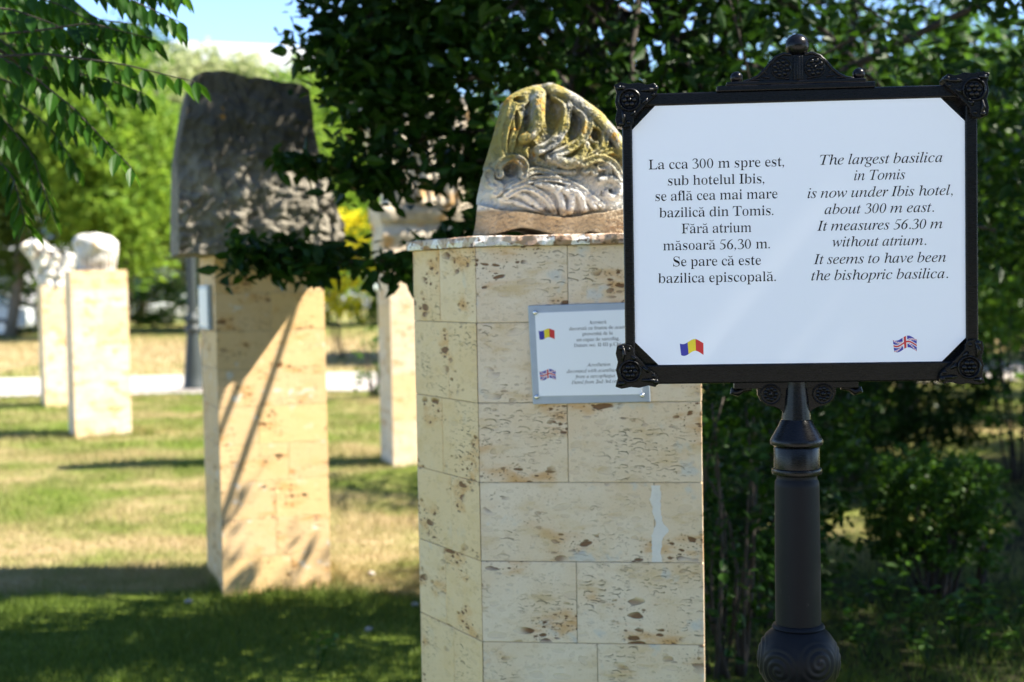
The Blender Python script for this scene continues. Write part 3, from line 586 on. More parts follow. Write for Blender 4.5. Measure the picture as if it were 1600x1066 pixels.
GLYPHS = (
    'ua492:378,-15,343,-8,336,15,324,52,237,16,192,-6,142,-13,104,-6,79,17,63,51,57,94,62,135,80,172,108,203,155,230,222,257,323,283,323,359,317,395,297,421,264,435,220,440,179,436,151,'
    '426,137,408,141,399,148,382,154,363,156,344,154,320,151,301,138,288,115,284,92,289,82,303,78,324,76,352,77,385,86,415,116,439,150,458,188,470,241,474,305,470,346,457,374,435,392,40'
    '4,405,363,409,313,409,93,410,72,412,59,452,51,475,62,463,41,428,-1:224,50,249,53,274,61,321,94,323,252,218,225,167,183,149,125,156,83,182,58|ub517:67,-17,91,578,89,617,77,638,49,64'
    '9,39,654,39,678,179,678,179,415,256,448,288,467,329,474,373,467,408,445,438,411,461,365,477,310,482,247,476,175,457,112,429,59,387,19,341,-7,287,-15,231,-1,155,42,78,-17:272,21,313'
    ',27,344,44,367,73,382,115,390,170,392,238,387,318,368,374,330,406,275,417,243,413,214,402,192,383,179,360,179,102,188,57,228,30|uc417:232,-15,184,-7,144,16,108,53,80,101,62,159,56,'
    '223,63,292,81,353,111,403,157,442,205,467,260,475,317,467,357,444,382,409,388,365,387,340,384,321,374,308,353,304,326,312,319,335,317,373,317,389,317,404,298,433,253,442,213,435,18'
    '4,416,161,383,146,338,140,279,144,212,157,157,182,114,215,82,256,63,305,57,361,70,403,107,415,90,353,32,296,-3|ud531:208,-15,166,-7,132,16,100,52,77,99,62,156,56,219,62,291,79,354,'
    '104,405,137,443,173,466,217,474,256,468,283,449,359,417,359,597,353,623,333,641,301,650,289,654,289,678,448,678,448,112,451,81,461,61,485,48,499,41,499,16,435,8,359,-15,359,58,282,'
    '17,251,-7:254,42,282,47,319,62,343,84,358,113,359,360,347,383,324,402,294,414,257,418,203,406,169,372,153,312,148,228,152,146,168,87,202,53|ue428:228,-15,180,-7,141,16,107,52,80,10'
    '2,62,163,56,234,62,300,79,358,105,406,145,443,186,466,234,474,287,468,319,449,357,417,380,374,391,321,394,258,394,247,147,247,153,181,170,129,200,92,243,70,297,63,340,70,376,92,403'
    ',128,416,108,352,40,295,-1:146,286,325,286,324,320,318,375,304,413,278,435,238,442,190,427,158,380,146,303|uf298:49,0,49,24,51,27,75,33,99,52,104,72,105,109,105,412,51,412,35,462,1'
    '05,462,105,526,115,596,142,649,192,681,259,692,309,685,340,664,366,632,368,595,366,567,362,546,352,533,334,529,313,533,302,544,299,560,299,582,301,603,305,626,309,635,310,644,298,6'
    '56,268,660,232,655,209,640,197,615,193,581,193,462,286,462,276,412,193,412,193,97,198,60,216,38,251,28,296,24,270,0|ug467:217,-209,138,-202,84,-181,52,-149,40,-111,47,-81,66,-57,12'
    '9,-38,83,-15,66,13,62,45,67,80,76,110,106,138,179,164,101,200,71,251,60,316,65,360,80,399,104,430,142,454,179,469,234,474,292,469,343,453,445,453,445,399,379,399,400,354,407,303,40'
    '2,262,389,225,368,195,336,172,299,158,256,153,234,154,210,155,183,151,160,141,141,125,131,106,140,88,169,77,210,73,261,73,332,70,378,60,410,43,429,19,439,-14,444,-55,449,-100,431,-'
    '137,393,-168,348,-191,289,-204:234,185,277,193,306,217,321,257,324,314,319,371,308,411,278,434,234,442,192,434,164,411,147,371,143,314,147,257,164,217,192,193:239,-173,329,-165,385'
    ',-140,407,-98,401,-76,381,-62,349,-54,306,-51,138,-51,103,-77,91,-108,99,-133,130,-154,175,-168|uh547:54,0,54,24,62,28,88,38,101,56,105,83,105,594,102,621,89,639,64,650,55,655,55,6'
    '78,193,678,193,397,277,440,315,465,363,474,404,468,428,449,447,417,461,372,465,315,465,83,469,56,481,39,507,28,514,24,514,0,328,0,303,24,312,24,347,31,370,50,377,83,377,323,375,359'
    ',365,384,340,399,301,404,244,391,195,350,193,83,196,56,209,39,233,28,241,24,241,0|ui275:150,539,126,544,113,561,105,585,102,614,105,644,113,668,125,685,150,690,175,685,188,668,195,'
    '644,198,614,195,585,187,561,174,544:54,0,54,24,61,29,88,38,101,55,105,83,105,375,102,406,91,424,64,433,57,437,58,462,194,462,194,83,197,56,209,39,233,29,241,24,241,0|ul277:54,0,54,'
    '24,61,29,88,38,101,55,105,83,105,592,103,620,96,639,67,650,57,654,57,678,194,678,194,83,197,56,209,39,233,29,241,24,241,0|um805:54,0,54,24,62,28,88,38,101,56,105,83,105,377,102,404'
    ',89,423,63,434,55,438,55,462,191,462,191,394,275,438,311,465,353,474,404,465,433,436,474,389,536,436,575,465,622,474,663,468,687,449,706,417,719,372,723,315,723,83,726,56,739,39,76'
    '3,28,771,24,771,0,589,0,589,24,597,28,621,39,634,57,637,83,637,323,635,359,625,384,600,399,561,404,516,391,458,353,456,83,459,57,472,39,496,28,503,24,503,0,324,0,324,24,332,28,356,'
    '39,369,57,372,83,372,323,370,358,360,384,335,399,296,404,239,391,193,350,191,83,194,57,205,40,229,29,237,24,237,0|un547:54,0,54,24,62,28,88,38,101,56,105,83,105,377,102,404,89,423,'
    '63,434,55,438,55,462,193,462,193,398,276,440,315,466,362,474,404,468,428,449,447,417,461,372,465,315,465,83,469,56,481,39,507,28,514,24,514,0,328,0,303,24,312,24,347,31,370,50,377,'
    '83,377,323,375,359,365,384,340,399,301,404,244,391,195,350,193,83,196,56,209,39,233,28,241,24,241,0|uo481:251,-15,196,-7,148,17,106,55,79,105,61,163,55,229,61,296,79,356,106,405,14'
    '7,443,196,466,250,474,304,466,353,443,394,406,421,357,439,298,445,229,439,161,421,102,394,53,352,16,305,-7:251,17,298,27,330,58,342,84,351,121,353,170,354,229,352,307,344,365,328,4'
    '03,296,435,251,445,203,434,172,403,157,365,149,307,147,230,148,170,151,122,160,84,172,58,204,27|up533:53,-207,53,-184,53,-181,78,-175,101,-150,104,-129,105,-95,105,362,103,400,95,4'
    '22,67,433,56,439,56,462,186,462,186,391,266,438,299,466,343,475,387,467,420,444,450,407,474,360,488,302,494,238,488,169,473,108,448,56,417,18,382,-7,338,-15,298,-8,269,13,193,48,19'
    '3,-86,195,-121,200,-147,214,-164,236,-175,263,-181,293,-183,267,-207:292,42,345,54,380,88,398,148,403,230,399,310,384,369,351,403,297,414,263,407,222,386,194,350,194,102,217,69,250'
    ',49|ur408:54,0,54,24,61,29,88,38,101,55,105,83,105,375,102,406,90,425,64,433,57,437,58,462,190,462,190,375,266,417,295,449,318,468,348,474,380,469,392,453,401,428,404,396,404,370,4'
    '01,349,390,336,368,331,349,334,342,344,326,372,309,383,281,387,256,380,219,360,201,327,195,286,195,83,201,55,219,38,251,28,293,24,267,0|us409:225,-15,185,-9,136,9,108,13,84,6,74,-1'
    '3,58,-13,80,157,63,157,90,101,118,58,157,31,208,22,248,26,278,40,296,60,304,87,291,125,246,156,172,193,130,221,103,252,88,288,82,328,83,386,110,433,155,465,211,475,247,471,290,458,'
    '302,456,318,454,336,459,356,475,336,475,358,330,343,330,328,378,303,413,267,434,223,441,188,437,162,426,145,408,137,386,141,364,154,346,176,330,205,315,272,282,313,255,338,226,351,'
    '189,356,141,355,77,326,27,280,-5|ut320:183,-14,140,-7,118,16,105,53,99,106,99,415,57,415,55,446,104,500,144,550,175,593,205,631,188,631,188,462,289,462,282,415,188,415,188,122,190,'
    '95,199,76,219,64,251,60,287,73,314,111,324,98,274,36,235,-2|uu538:195,-15,146,-5,118,26,101,75,95,144,95,369,93,399,85,421,54,433,44,438,44,462,184,462,184,110,189,87,205,69,230,57'
    ',264,53,318,64,365,98,367,369,363,401,350,422,322,434,309,438,309,462,455,462,455,104,459,76,473,58,500,49,509,44,509,19,442,11,367,-15,367,60,294,29,264,5,234,-10|uv436:215,-15,82'
    ',369,69,397,54,419,30,432,23,437,23,462,217,462,217,438,229,438,185,431,165,411,168,399,275,182,359,376,366,394,369,405,364,423,341,434,330,438,330,462,427,462,427,439,420,430,404,'
    '415,393,393,379,362,235,-15|uz416:46,0,45,21,273,428,189,428,137,422,99,405,75,372,62,322,44,322,74,462,382,462,383,433,164,37,227,37,295,44,341,65,371,103,402,160,384,160,372,0|uk'
    '514:53,0,53,24,62,29,89,39,101,56,105,83,105,592,103,621,96,640,66,649,57,654,58,678,193,678,193,251,346,369,368,393,380,414,364,431,313,437,333,437,333,462,487,462,487,437,450,423'
    ',401,387,320,311,495,51,523,31,533,24,533,0,341,0,316,24,326,24,365,30,383,47,369,73,245,219,195,200,193,83,196,56,209,39,233,29,241,24,241,0|uA630:14,0,14,27,23,32,47,45,64,71,82,'
    '111,322,694,333,693,547,129,570,83,591,51,620,33,633,27,633,0,368,0,342,27,393,32,433,45,449,68,444,88,431,121,391,197,149,197,108,105,103,88,99,72,103,47,134,32,184,27,188,27,163,'
    '0:161,239,382,239,263,475|uC677:382,-16,295,-5,219,30,154,84,107,156,76,242,66,340,76,437,108,523,156,594,220,648,291,682,386,693,460,684,540,655,578,648,613,659,638,693,623,693,64'
    '5,459,628,459,596,542,547,606,476,646,395,660,319,647,259,608,218,544,194,453,187,337,195,228,221,144,267,83,332,47,414,35,480,43,540,67,596,105,639,158,655,132,577,50,486,0|uD718:'
    '57,0,57,26,77,32,113,44,132,69,137,111,137,557,131,606,110,635,72,648,49,653,49,678,329,678,440,668,520,639,585,590,631,523,661,439,670,339,657,217,618,122,553,54,462,14,339,0:331,'
    '36,399,44,456,70,499,112,527,171,544,247,549,341,541,450,517,536,473,596,410,633,333,645,293,641,262,631,248,609,244,573,244,107,248,72,261,51,291,40|uF582:50,0,50,26,77,34,113,50,'
    '133,79,138,125,138,558,132,603,111,630,73,645,48,653,48,678,559,678,581,476,567,476,556,532,539,574,512,605,471,626,413,638,342,642,315,641,292,640,270,635,254,627,246,614,244,593,'
    '244,368,285,368,348,377,391,403,416,448,449,516,423,516,445,176,429,176,417,251,392,299,349,324,283,333,244,333,244,120,246,88,256,64,274,46,303,35,338,29,381,26,355,0|uI368:47,0,4'
    '7,26,72,34,109,48,132,73,139,112,139,576,133,614,112,637,74,648,47,653,47,678,337,678,337,653,312,648,275,637,252,614,245,576,245,115,247,87,254,66,270,50,296,39,326,31,339,26,339,'
    '0|uL615:50,0,50,26,76,32,113,47,133,75,138,120,138,564,132,606,112,633,74,647,51,653,51,678,345,678,345,653,333,651,301,646,273,636,256,620,246,597,244,564,244,123,245,92,251,70,26'
    '5,55,288,47,314,42,348,41,418,46,479,59,525,83,562,119,590,167,624,230,609,230,571,0|uS561:70,-16,91,235,67,235,103,169,123,115,151,74,212,35,293,22,352,30,397,54,426,89,438,133,43'
    '0,174,397,209,348,238,255,284,183,329,136,376,109,430,101,494,101,551,115,600,143,639,185,669,220,688,275,694,342,687,414,667,429,664,447,662,473,670,492,694,478,694,500,475,483,47'
    '5,470,528,449,573,421,610,384,639,337,656,289,662,237,655,197,635,169,604,159,566,164,530,184,501,221,476,269,451,365,406,417,377,455,347,480,315,496,280,504,241,508,198,504,138,48'
    '7,86,454,43,407,12,351,-8,286,-15,239,-12,195,1,154,14,125,18,98,11,88,-16|uT610:164,0,138,26,191,31,231,46,253,75,259,120,259,645,220,645,142,634,85,601,52,546,37,473,22,473,43,67'
    '8,584,678,606,472,591,472,581,534,559,583,522,617,469,638,402,645,365,645,365,120,371,73,393,45,432,31,487,26,461,0|u0539:280,-10,206,2,152,36,112,91,84,165,67,255,61,359,67,463,84'
    ',552,112,625,152,679,207,713,281,724,352,713,405,679,445,625,474,552,492,462,498,358,492,254,474,165,445,91,404,36,350,2:280,55,327,64,360,91,379,135,389,195,395,270,397,358,395,44'
    '6,389,520,379,580,360,624,327,650,281,659,234,650,200,624,181,580,170,520,164,446,162,358,164,270,170,195,181,135,200,91,233,64|u1539:124,0,115,53,181,53,212,57,238,67,252,87,256,1'
    '18,256,619,173,577,146,544,125,522,100,515,82,520,73,535,72,559,65,589,120,613,164,634,212,666,274,718,351,718,351,118,355,91,366,70,392,57,427,53,492,53,483,0|u2539:62,0,60,103,19'
    '8,254,254,313,297,365,329,412,350,457,361,503,364,553,358,602,337,637,302,656,259,663,202,652,164,620,145,565,166,490,118,496,86,513,71,543,66,589,70,624,85,656,110,684,146,706,192'
    ',719,259,724,328,719,375,704,414,680,440,646,456,606,461,558,458,524,451,490,436,456,413,418,382,376,339,328,284,271,216,205,113,110,365,110,400,115,429,128,449,150,459,179,480,210'
    ',486,210,481,0|u3539:243,-10,178,-6,130,7,94,27,72,52,59,80,51,110,50,144,62,168,83,183,86,188,104,132,130,92,177,68,235,60,274,63,309,73,341,91,366,118,381,156,386,207,374,259,337'
    ',301,279,329,206,338,169,338,156,400,210,400,276,410,325,441,353,487,362,547,356,595,336,632,300,655,252,663,209,657,178,641,157,615,146,583,165,508,114,513,82,530,68,557,63,597,73'
    ',646,108,687,144,708,190,720,257,724,323,719,371,705,410,682,438,649,455,609,461,561,452,499,424,449,381,409,308,381,367,371,404,355,437,331,463,300,480,258,486,206,481,150,467,104'
    ',444,66,415,37,379,15,338,1|u4539:207,0,187,53,208,53,246,56,282,66,309,87,317,125,317,186,40,186,39,247,310,714,409,714,409,252,518,252,513,186,409,186,409,125,417,87,445,66,481,5'
    '6,518,53,527,53,504,0:71,252,317,252,317,427,319,522,324,619,270,587,247,545,223,503,206,475|u5539:245,-10,182,-6,134,8,102,27,82,53,68,81,60,111,62,142,70,163,90,176,94,180,113,12'
    '4,127,98,151,78,185,65,230,60,269,64,304,75,336,94,360,124,376,166,380,220,370,285,338,332,284,359,219,368,180,367,151,363,107,350,83,368,119,714,443,714,463,532,430,532,423,566,40'
    '9,594,390,602,365,604,140,604,124,419,166,425,188,430,250,434,322,428,374,410,419,381,452,339,472,285,479,220,474,160,459,111,435,71,405,41,369,18,329,2,287,-7|u6539:293,-10,231,-1'
    ',178,27,134,73,101,139,80,224,72,330,76,410,88,485,108,552,136,610,174,657,217,694,262,716,331,724,388,720,424,709,451,691,468,668,477,642,480,614,478,585,468,560,440,542,388,536,4'
    '07,596,399,623,383,646,357,660,321,665,273,657,236,635,205,597,182,544,166,479,159,401,221,414,248,427,277,435,323,438,381,432,416,414,451,384,476,342,492,292,497,231,492,164,474,1'
    '06,446,57,406,20,357,-3:297,56,344,66,380,96,400,147,406,221,399,291,377,340,338,368,288,377,252,373,218,362,186,346,161,329,163,242,175,172,195,121,220,85,255,63|ia509:74,-12,39,-'
    '5,13,16,-4,49,-10,96,-1,178,28,261,73,340,134,408,180,443,226,464,273,471,309,465,333,447,346,417,359,460,435,460,344,134,333,93,330,66,334,56,347,52,364,59,389,82,420,119,434,107,'
    '382,41,334,1,291,-12,268,-7,255,8,250,34,254,63,265,110,284,175,229,93,178,35,127,0:122,49,146,55,172,71,199,97,226,130,276,210,312,300,323,343,326,383,320,417,303,438,275,445,229,'
    '433,184,396,144,337,110,261,87,181,79,109,84,76,98,56|ib507:122,-12,68,-7,28,9,2,30,-7,54,-3,75,131,601,137,631,138,650,135,664,128,673,113,677,91,678,75,678,80,696,140,703,183,713'
    ',214,722,232,725,241,723,242,715,153,373,204,427,259,460,318,471,374,461,418,431,446,384,455,324,448,264,428,205,396,148,354,96,304,52,247,18,186,-5:141,14,197,25,250,59,297,111,33'
    '4,177,359,248,367,314,361,359,343,394,314,415,277,422,231,411,188,378,151,324,123,248,81,99,76,75,74,57,81,33,104,19|ic444:148,-12,86,0,39,34,9,89,-1,162,4,211,18,261,41,308,72,353'
    ',109,393,152,426,223,460,297,471,339,466,371,450,390,426,397,397,394,374,384,356,368,344,347,340,315,350,304,380,308,399,319,416,325,423,328,431,319,442,294,445,242,435,193,403,150'
    ',354,117,292,95,224,88,160,94,108,114,68,143,43,182,34,233,44,286,73,339,122,355,105,287,40,218,1|id528:91,-12,47,-4,15,20,-6,58,-13,109,-8,159,8,214,33,269,66,324,105,373,148,415,'
    '182,440,217,458,252,468,286,471,335,463,361,437,406,619,409,634,410,649,407,663,399,671,384,676,362,677,347,677,352,696,410,702,455,713,485,722,504,725,511,723,513,715,512,705,510,'
    '697,358,120,351,90,348,66,354,50,372,45,393,53,421,78,456,120,472,107,429,54,392,17,357,-5,323,-12,295,-6,278,11,272,40,279,91,300,167,248,88,198,32,147,-1:135,41,162,47,190,65,218'
    ',92,246,127,296,212,332,304,342,347,345,386,342,412,332,431,316,443,295,447,246,435,197,399,151,341,112,265,85,184,76,116,80,85,92,61,111,46|ie428:132,-10,75,0,31,31,3,81,-6,147,-1'
    ',196,14,246,37,296,69,344,107,386,150,422,220,459,291,471,331,466,360,452,378,428,384,396,376,355,351,317,310,282,253,252,180,228,91,212,86,176,84,146,94,86,125,50,177,38,225,47,27'
    '6,75,329,121,344,106,295,54,245,18,191,-3:95,235,184,257,250,296,290,347,304,404,295,434,268,444,236,437,204,417,171,385,142,343,116,292|if296:-72,-228,-98,-224,-118,-212,-132,-194'
    ',-136,-173,-127,-140,-99,-129,-74,-137,-66,-161,-69,-177,-73,-189,-70,-197,-62,-200,-36,-190,-15,-161,3,-111,12,-77,20,-37,106,421,10,421,18,453,112,453,124,507,155,600,201,669,257'
    ',711,321,725,357,720,386,705,404,681,410,653,405,628,389,613,362,608,334,618,325,647,327,657,329,666,333,678,326,692,306,698,271,684,242,642,221,571,196,453,313,453,308,421,190,421'
    ',150,223,125,108,100,11,75,-67,49,-127,13,-183,-27,-217|ig426:94,-228,23,-220,-31,-195,-66,-158,-77,-111,-63,-57,-19,-8,53,36,20,58,9,85,15,104,32,125,87,180,47,210,23,246,15,290,2'
    '2,337,43,381,76,419,119,449,170,468,226,474,264,470,307,457,345,444,366,440,431,440,431,396,362,396,369,352,362,303,341,259,308,221,267,193,218,175,164,169,122,172,98,150,90,129,99'
    ',113,124,96,167,81,236,56,289,28,321,-9,332,-59,325,-106,303,-148,267,-182,220,-207,161,-223:166,192,197,198,225,217,249,246,268,283,280,326,284,371,280,405,266,430,245,445,219,450'
    ',190,444,162,425,137,395,117,359,103,316,99,271,106,227,129,201:112,-197,166,-193,208,-180,238,-158,256,-128,262,-89,257,-66,243,-47,196,-15,140,8,104,20,78,27,27,-10,-4,-51,-14,-9'
    '5,0,-152,42,-186|ih599:453,-10,415,-3,387,17,368,49,362,90,367,147,381,225,404,329,415,383,419,422,414,455,399,474,373,481,335,473,296,447,258,405,210,329,184,256,130,0,37,0,167,61'
    '8,174,653,176,671,168,697,145,713,106,718,98,718,107,760,291,760,252,576,233,494,212,410,223,410,280,485,342,530,408,545,467,533,503,496,515,434,514,415,510,391,497,324,471,206,461'
    ',150,458,101,467,65,493,53,524,59,557,76,575,47,513,4|ii264:182,586,163,590,147,601,135,618,131,637,135,656,147,673,163,685,182,689,202,685,219,674,230,657,234,637,230,617,219,601,'
    '202,590:49,-12,22,-6,5,12,0,43,5,79,17,128,82,359,87,378,89,393,85,410,74,421,55,426,26,428,30,445,97,454,143,462,171,469,184,471,192,468,195,459,194,451,191,441,94,117,88,93,86,77'
    ',91,55,107,48,130,57,159,82,193,125,208,110,153,42,100,2|il257:47,-11,26,-8,11,3,0,18,-3,39,-1,56,4,81,11,111,20,148,146,614,151,644,148,664,138,675,118,681,87,683,89,701,155,710,2'
    '00,717,230,723,243,725,252,723,255,716,250,693,93,125,86,93,83,74,88,57,101,51,122,59,149,83,182,122,198,107,156,55,115,18,78,-4|im819:610,-11,582,-5,566,14,560,46,563,79,572,116,6'
    '31,325,638,357,641,379,634,401,612,409,585,403,553,384,519,353,484,312,449,262,416,204,373,107,340,0,261,0,350,302,361,348,365,383,358,402,338,409,318,405,293,392,263,370,232,342,1'
    '99,307,169,266,128,192,94,104,60,0,-19,0,74,315,87,362,91,392,87,409,76,419,55,425,25,428,29,446,94,452,140,461,169,469,183,471,191,468,194,459,193,451,190,441,135,264,193,338,248,'
    '396,300,437,347,462,392,470,425,464,445,444,452,412,449,381,440,335,424,274,477,345,528,399,577,439,623,462,668,470,701,463,721,443,728,410,724,377,713,331,649,97,647,86,645,74,650'
    ',57,663,52,680,57,698,71,719,95,743,129,757,113,708,44,659,3|in542:331,-13,310,-10,295,1,284,18,281,41,286,73,299,129,321,209,343,290,357,347,361,378,355,401,335,409,314,405,291,39'
    '2,264,372,237,346,183,282,138,211,113,156,88,86,63,0,-18,0,79,329,89,366,92,391,89,407,79,417,61,422,34,424,26,424,29,442,100,452,149,461,179,468,194,471,198,468,198,458,138,264,21'
    '2,355,280,419,341,456,392,469,424,463,444,445,450,414,447,375,436,331,378,131,369,95,365,73,370,56,386,50,408,59,434,88,464,135,480,123,431,47,382,2|io522:157,-12,90,-1,39,33,5,85,'
    '-6,152,1,209,21,266,51,319,92,369,139,410,191,443,245,464,300,471,369,460,422,427,456,374,467,307,462,257,446,206,420,156,387,109,347,68,303,34,231,0:168,17,208,25,247,48,283,83,31'
    '5,127,341,178,362,232,375,286,379,337,370,397,341,433,294,445,245,433,197,399,153,344,116,273,91,196,83,124,89,78,106,45,132,24|ip507:-143,-222,-138,-204,-98,-199,-73,-187,-56,-165'
    ',-43,-129,81,350,86,372,89,390,86,408,77,418,58,422,24,425,29,443,93,451,139,460,167,468,184,470,192,468,194,462,191,445,167,372,221,427,278,460,337,471,387,462,426,435,450,392,458'
    ',336,452,276,432,215,402,156,363,103,316,56,264,20,208,-3,150,-11,107,-6,74,8,57,-67,44,-121,37,-155,34,-169,39,-185,53,-197,76,-203,114,-205,109,-222:150,14,191,21,231,44,268,79,3'
    '01,123,329,173,351,228,364,284,369,339,364,376,350,404,327,420,297,426,248,414,202,376,164,317,136,241,99,95,95,77,93,59,99,34,118,19|ir333:-19,0,68,311,79,357,83,386,80,405,70,415'
    ',50,420,19,423,22,442,88,453,134,462,163,469,176,471,185,468,185,458,133,267,177,340,217,398,253,438,283,463,309,471,327,468,341,458,350,442,353,421,349,396,337,376,319,363,298,358'
    ',268,369,258,382,253,399,175,297,111,164,61,0|is370:116,-12,78,-9,48,-1,26,7,9,9,-6,5,-13,-6,-33,-6,-11,158,6,157,15,96,36,52,66,24,106,15,138,21,164,39,181,67,187,102,179,139,155,'
    '178,124,219,94,260,69,307,59,354,68,401,94,438,134,463,183,471,219,469,247,461,270,453,288,450,305,455,311,468,328,468,308,319,291,319,274,389,242,431,194,445,171,441,152,428,139,4'
    '10,135,388,144,353,172,310,203,270,231,230,257,181,267,132,262,94,248,60,224,30,194,8,158,-7|it278:49,-12,22,-6,6,11,1,39,4,66,10,92,98,421,29,421,33,442,93,465,149,513,202,584,225'
    ',584,187,453,272,453,264,421,179,421,98,116,91,87,89,67,94,51,107,46,126,54,152,78,185,118,200,101,148,38,98,1|iu542:68,-12,42,-7,22,6,10,27,6,56,7,76,12,102,18,134,28,172,75,340,8'
    '1,368,83,395,80,412,70,422,50,426,20,428,23,446,89,455,134,463,164,469,177,471,187,469,190,464,189,453,186,440,105,159,93,110,88,80,96,56,118,48,149,56,185,81,223,120,264,171,302,2'
    '32,338,303,367,379,389,460,467,460,380,137,370,96,367,70,372,54,387,48,410,57,437,82,469,125,483,111,434,43,383,2,331,-12,303,-6,287,11,281,40,285,75,296,121,327,228,278,154,232,94'
    ',189,48,128,3|iv442:91,-12,75,254,71,304,67,344,60,374,53,395,32,418,-1,426,-9,426,-5,445,42,454,78,462,103,469,118,470,127,462,135,440,142,402,147,348,152,280,163,87,244,174,305,2'
    '53,334,298,352,333,358,356,354,366,344,378,321,403,311,429,314,447,324,461,339,469,358,472,377,468,393,455,403,435,406,409,399,368,379,319,345,263,298,199,237,127,112,-12|iw664:72,'
    '-12,66,260,64,309,61,349,56,378,49,399,29,422,0,430,-5,430,-3,447,45,456,80,464,104,471,119,472,127,463,134,437,139,394,142,333,144,255,146,136,355,472,372,472,410,105,481,190,525,'
    '245,555,291,573,329,579,358,574,370,560,386,545,406,540,427,543,445,552,459,566,468,583,471,601,467,616,454,626,433,629,407,615,346,575,268,507,174,358,-12,342,-12,305,329,90,-12|i'
    'A690:-126,0,-122,19,-79,26,-38,48,0,83,30,118,84,181,160,271,260,388,383,534,530,707,550,707,525,86,529,55,545,36,572,24,612,19,609,0,329,0,333,19,341,19,381,24,406,39,419,68,425,1'
    '16,429,235,198,235,184,232,172,223,97,134,69,98,53,71,47,53,51,36,64,26,85,21,117,19,112,0:213,272,431,272,443,546|iC701:325,-15,244,-6,174,19,116,60,73,117,47,186,38,266,46,339,69'
    ',411,104,479,152,543,207,599,270,645,338,679,407,700,478,707,541,701,613,681,641,675,660,681,675,700,695,700,654,495,633,495,634,511,634,526,624,589,596,636,550,664,488,674,427,666'
    ',367,641,310,602,260,551,217,489,184,418,163,341,156,260,162,193,180,136,209,90,248,55,296,35,352,28,438,42,519,84,594,153,613,136,549,69,482,22,408,-6|iD755:-53,0,-47,20,-42,20,-1'
    ',25,27,38,46,65,62,108,187,573,194,603,196,624,191,645,178,660,155,668,120,672,126,692,391,692,484,683,563,658,627,616,674,559,703,488,713,405,705,326,680,251,640,182,586,122,518,7'
    '1,439,33,348,8,248,0:253,33,333,41,402,66,461,104,510,154,548,214,575,281,592,353,597,428,591,497,572,555,542,600,499,633,444,652,378,659,350,658,330,654,316,645,306,630,297,608,28'
    '7,576,168,133,159,97,156,73,162,54,179,42,209,36|iI365:-46,0,-40,20,-36,20,-7,22,15,27,31,37,45,53,57,76,67,108,192,573,199,603,201,624,197,645,183,660,160,668,125,672,131,692,410,'
    '692,405,672,397,672,360,667,333,654,314,627,298,584,173,119,166,89,164,67,168,46,182,32,205,24,239,20,234,0|iT625:74,0,78,20,86,20,119,22,144,29,164,41,180,62,194,92,207,133,340,62'
    '1,343,639,336,652,316,656,289,656,232,653,187,643,152,626,126,601,105,567,88,524,66,526,110,692,686,692,654,521,635,521,636,537,636,553,630,601,611,633,575,650,515,656,474,656,455,'
    '650,444,630,309,138,299,95,295,64,300,42,316,29,343,22,383,20,394,20,388,0')
# ------------------------------------------------------------------ stone pedestals
def slab_body(parent,plan,courses,joints,mat,seed,gap=.0007,name='body',bevel=.0014,tone=None):
    """plan: outline in x,y (counter-clockwise); courses: heights; joints[(face,course)]: fractions along the face"""
    rng=random.Random(seed); V=[];F=[];UV=[];SL=[];MI=[]
    n=len(plan)
    for fi in range(n):
        a=Vector((*plan[fi],0)); b=Vector((*plan[(fi+1)%n],0)); t=(b-a); L=t.length; t/=L; nrm=Vector((t.y,-t.x,0))
        for ci in range(len(courses)-1):
            z0,z1=courses[ci]+gap,courses[ci+1]-gap
            js=joints.get((fi,ci))
            if js is None: js=[rng.choice((.36,.42,.5,.56,.63))] if (L>.3 and rng.random()<.8) else []
            cuts=[0,*js,1]
            for k in range(len(cuts)-1):
                u0,u1=cuts[k]*L+(gap if k else .0004),cuts[k+1]*L-(gap if k<len(cuts)-2 else .0004); s=rng.random()*.5 if tone is None else tone(fi,rng); off=rng.uniform(-.0006,.0006); bi=len(V)
                e0=.036 if k==0 else 0; e1=.036 if k==len(cuts)-2 else 0      # mitred behind the corner
                p=[a+t*u+nrm*(off-d)+Vector((0,0,z)) for d in (0,.03) for u,z in ((u0+(e0 if d else 0),z0),(u1-(e1 if d else 0),z0),(u1-(e1 if d else 0),z1),(u0+(e0 if d else 0),z1))]
                V+=p
                for f in ((0,1,2,3),(0,4,5,1),(1,5,6,2),(2,6,7,3),(3,7,4,0)):
                    F.append(tuple(bi+i for i in f)); UV.append([((u0,u1,u1,u0,u0,u1,u1,u0)[i],(z0,z0,z1,z1)[i%4]) for i in f]); SL.append(s); MI.append(0)
    c=sum((Vector((*p,0)) for p in plan),Vector())/n; core=[Vector((*p,0))+(c-Vector((*p,0))).normalized()*.006 for p in plan]; bi=len(V)
    V+=[p+Vector((0,0,courses[0])) for p in core]+[p+Vector((0,0,courses[-1]-.002)) for p in core]
    for i in range(n): F.append((bi+i,bi+(i+1)%n,bi+n+(i+1)%n,bi+n+i))
    F.append(tuple(bi+n+i for i in range(n))); 
    for f in F[len(UV):]: UV.append([(0,0)]*len(f)); SL.append(0); MI.append(1)
    me=bpy.data.meshes.new(name); me.from_pydata([tuple(v) for v in V],[],F); me.materials.append(mat); me.materials.append(M['grout']); me.polygons.foreach_set('material_index',MI)
    uv=me.uv_layers.new(name='uv'); uv.data.foreach_set('uv',[c for f in UV for p in f for c in p])
    at=me.attributes.new('slab','FLOAT','FACE'); at.data.foreach_set('value',SL); me.update()
    return finish(name,me,parent,bevel=bevel,seg=1)

from mathutils import noise as mnoise
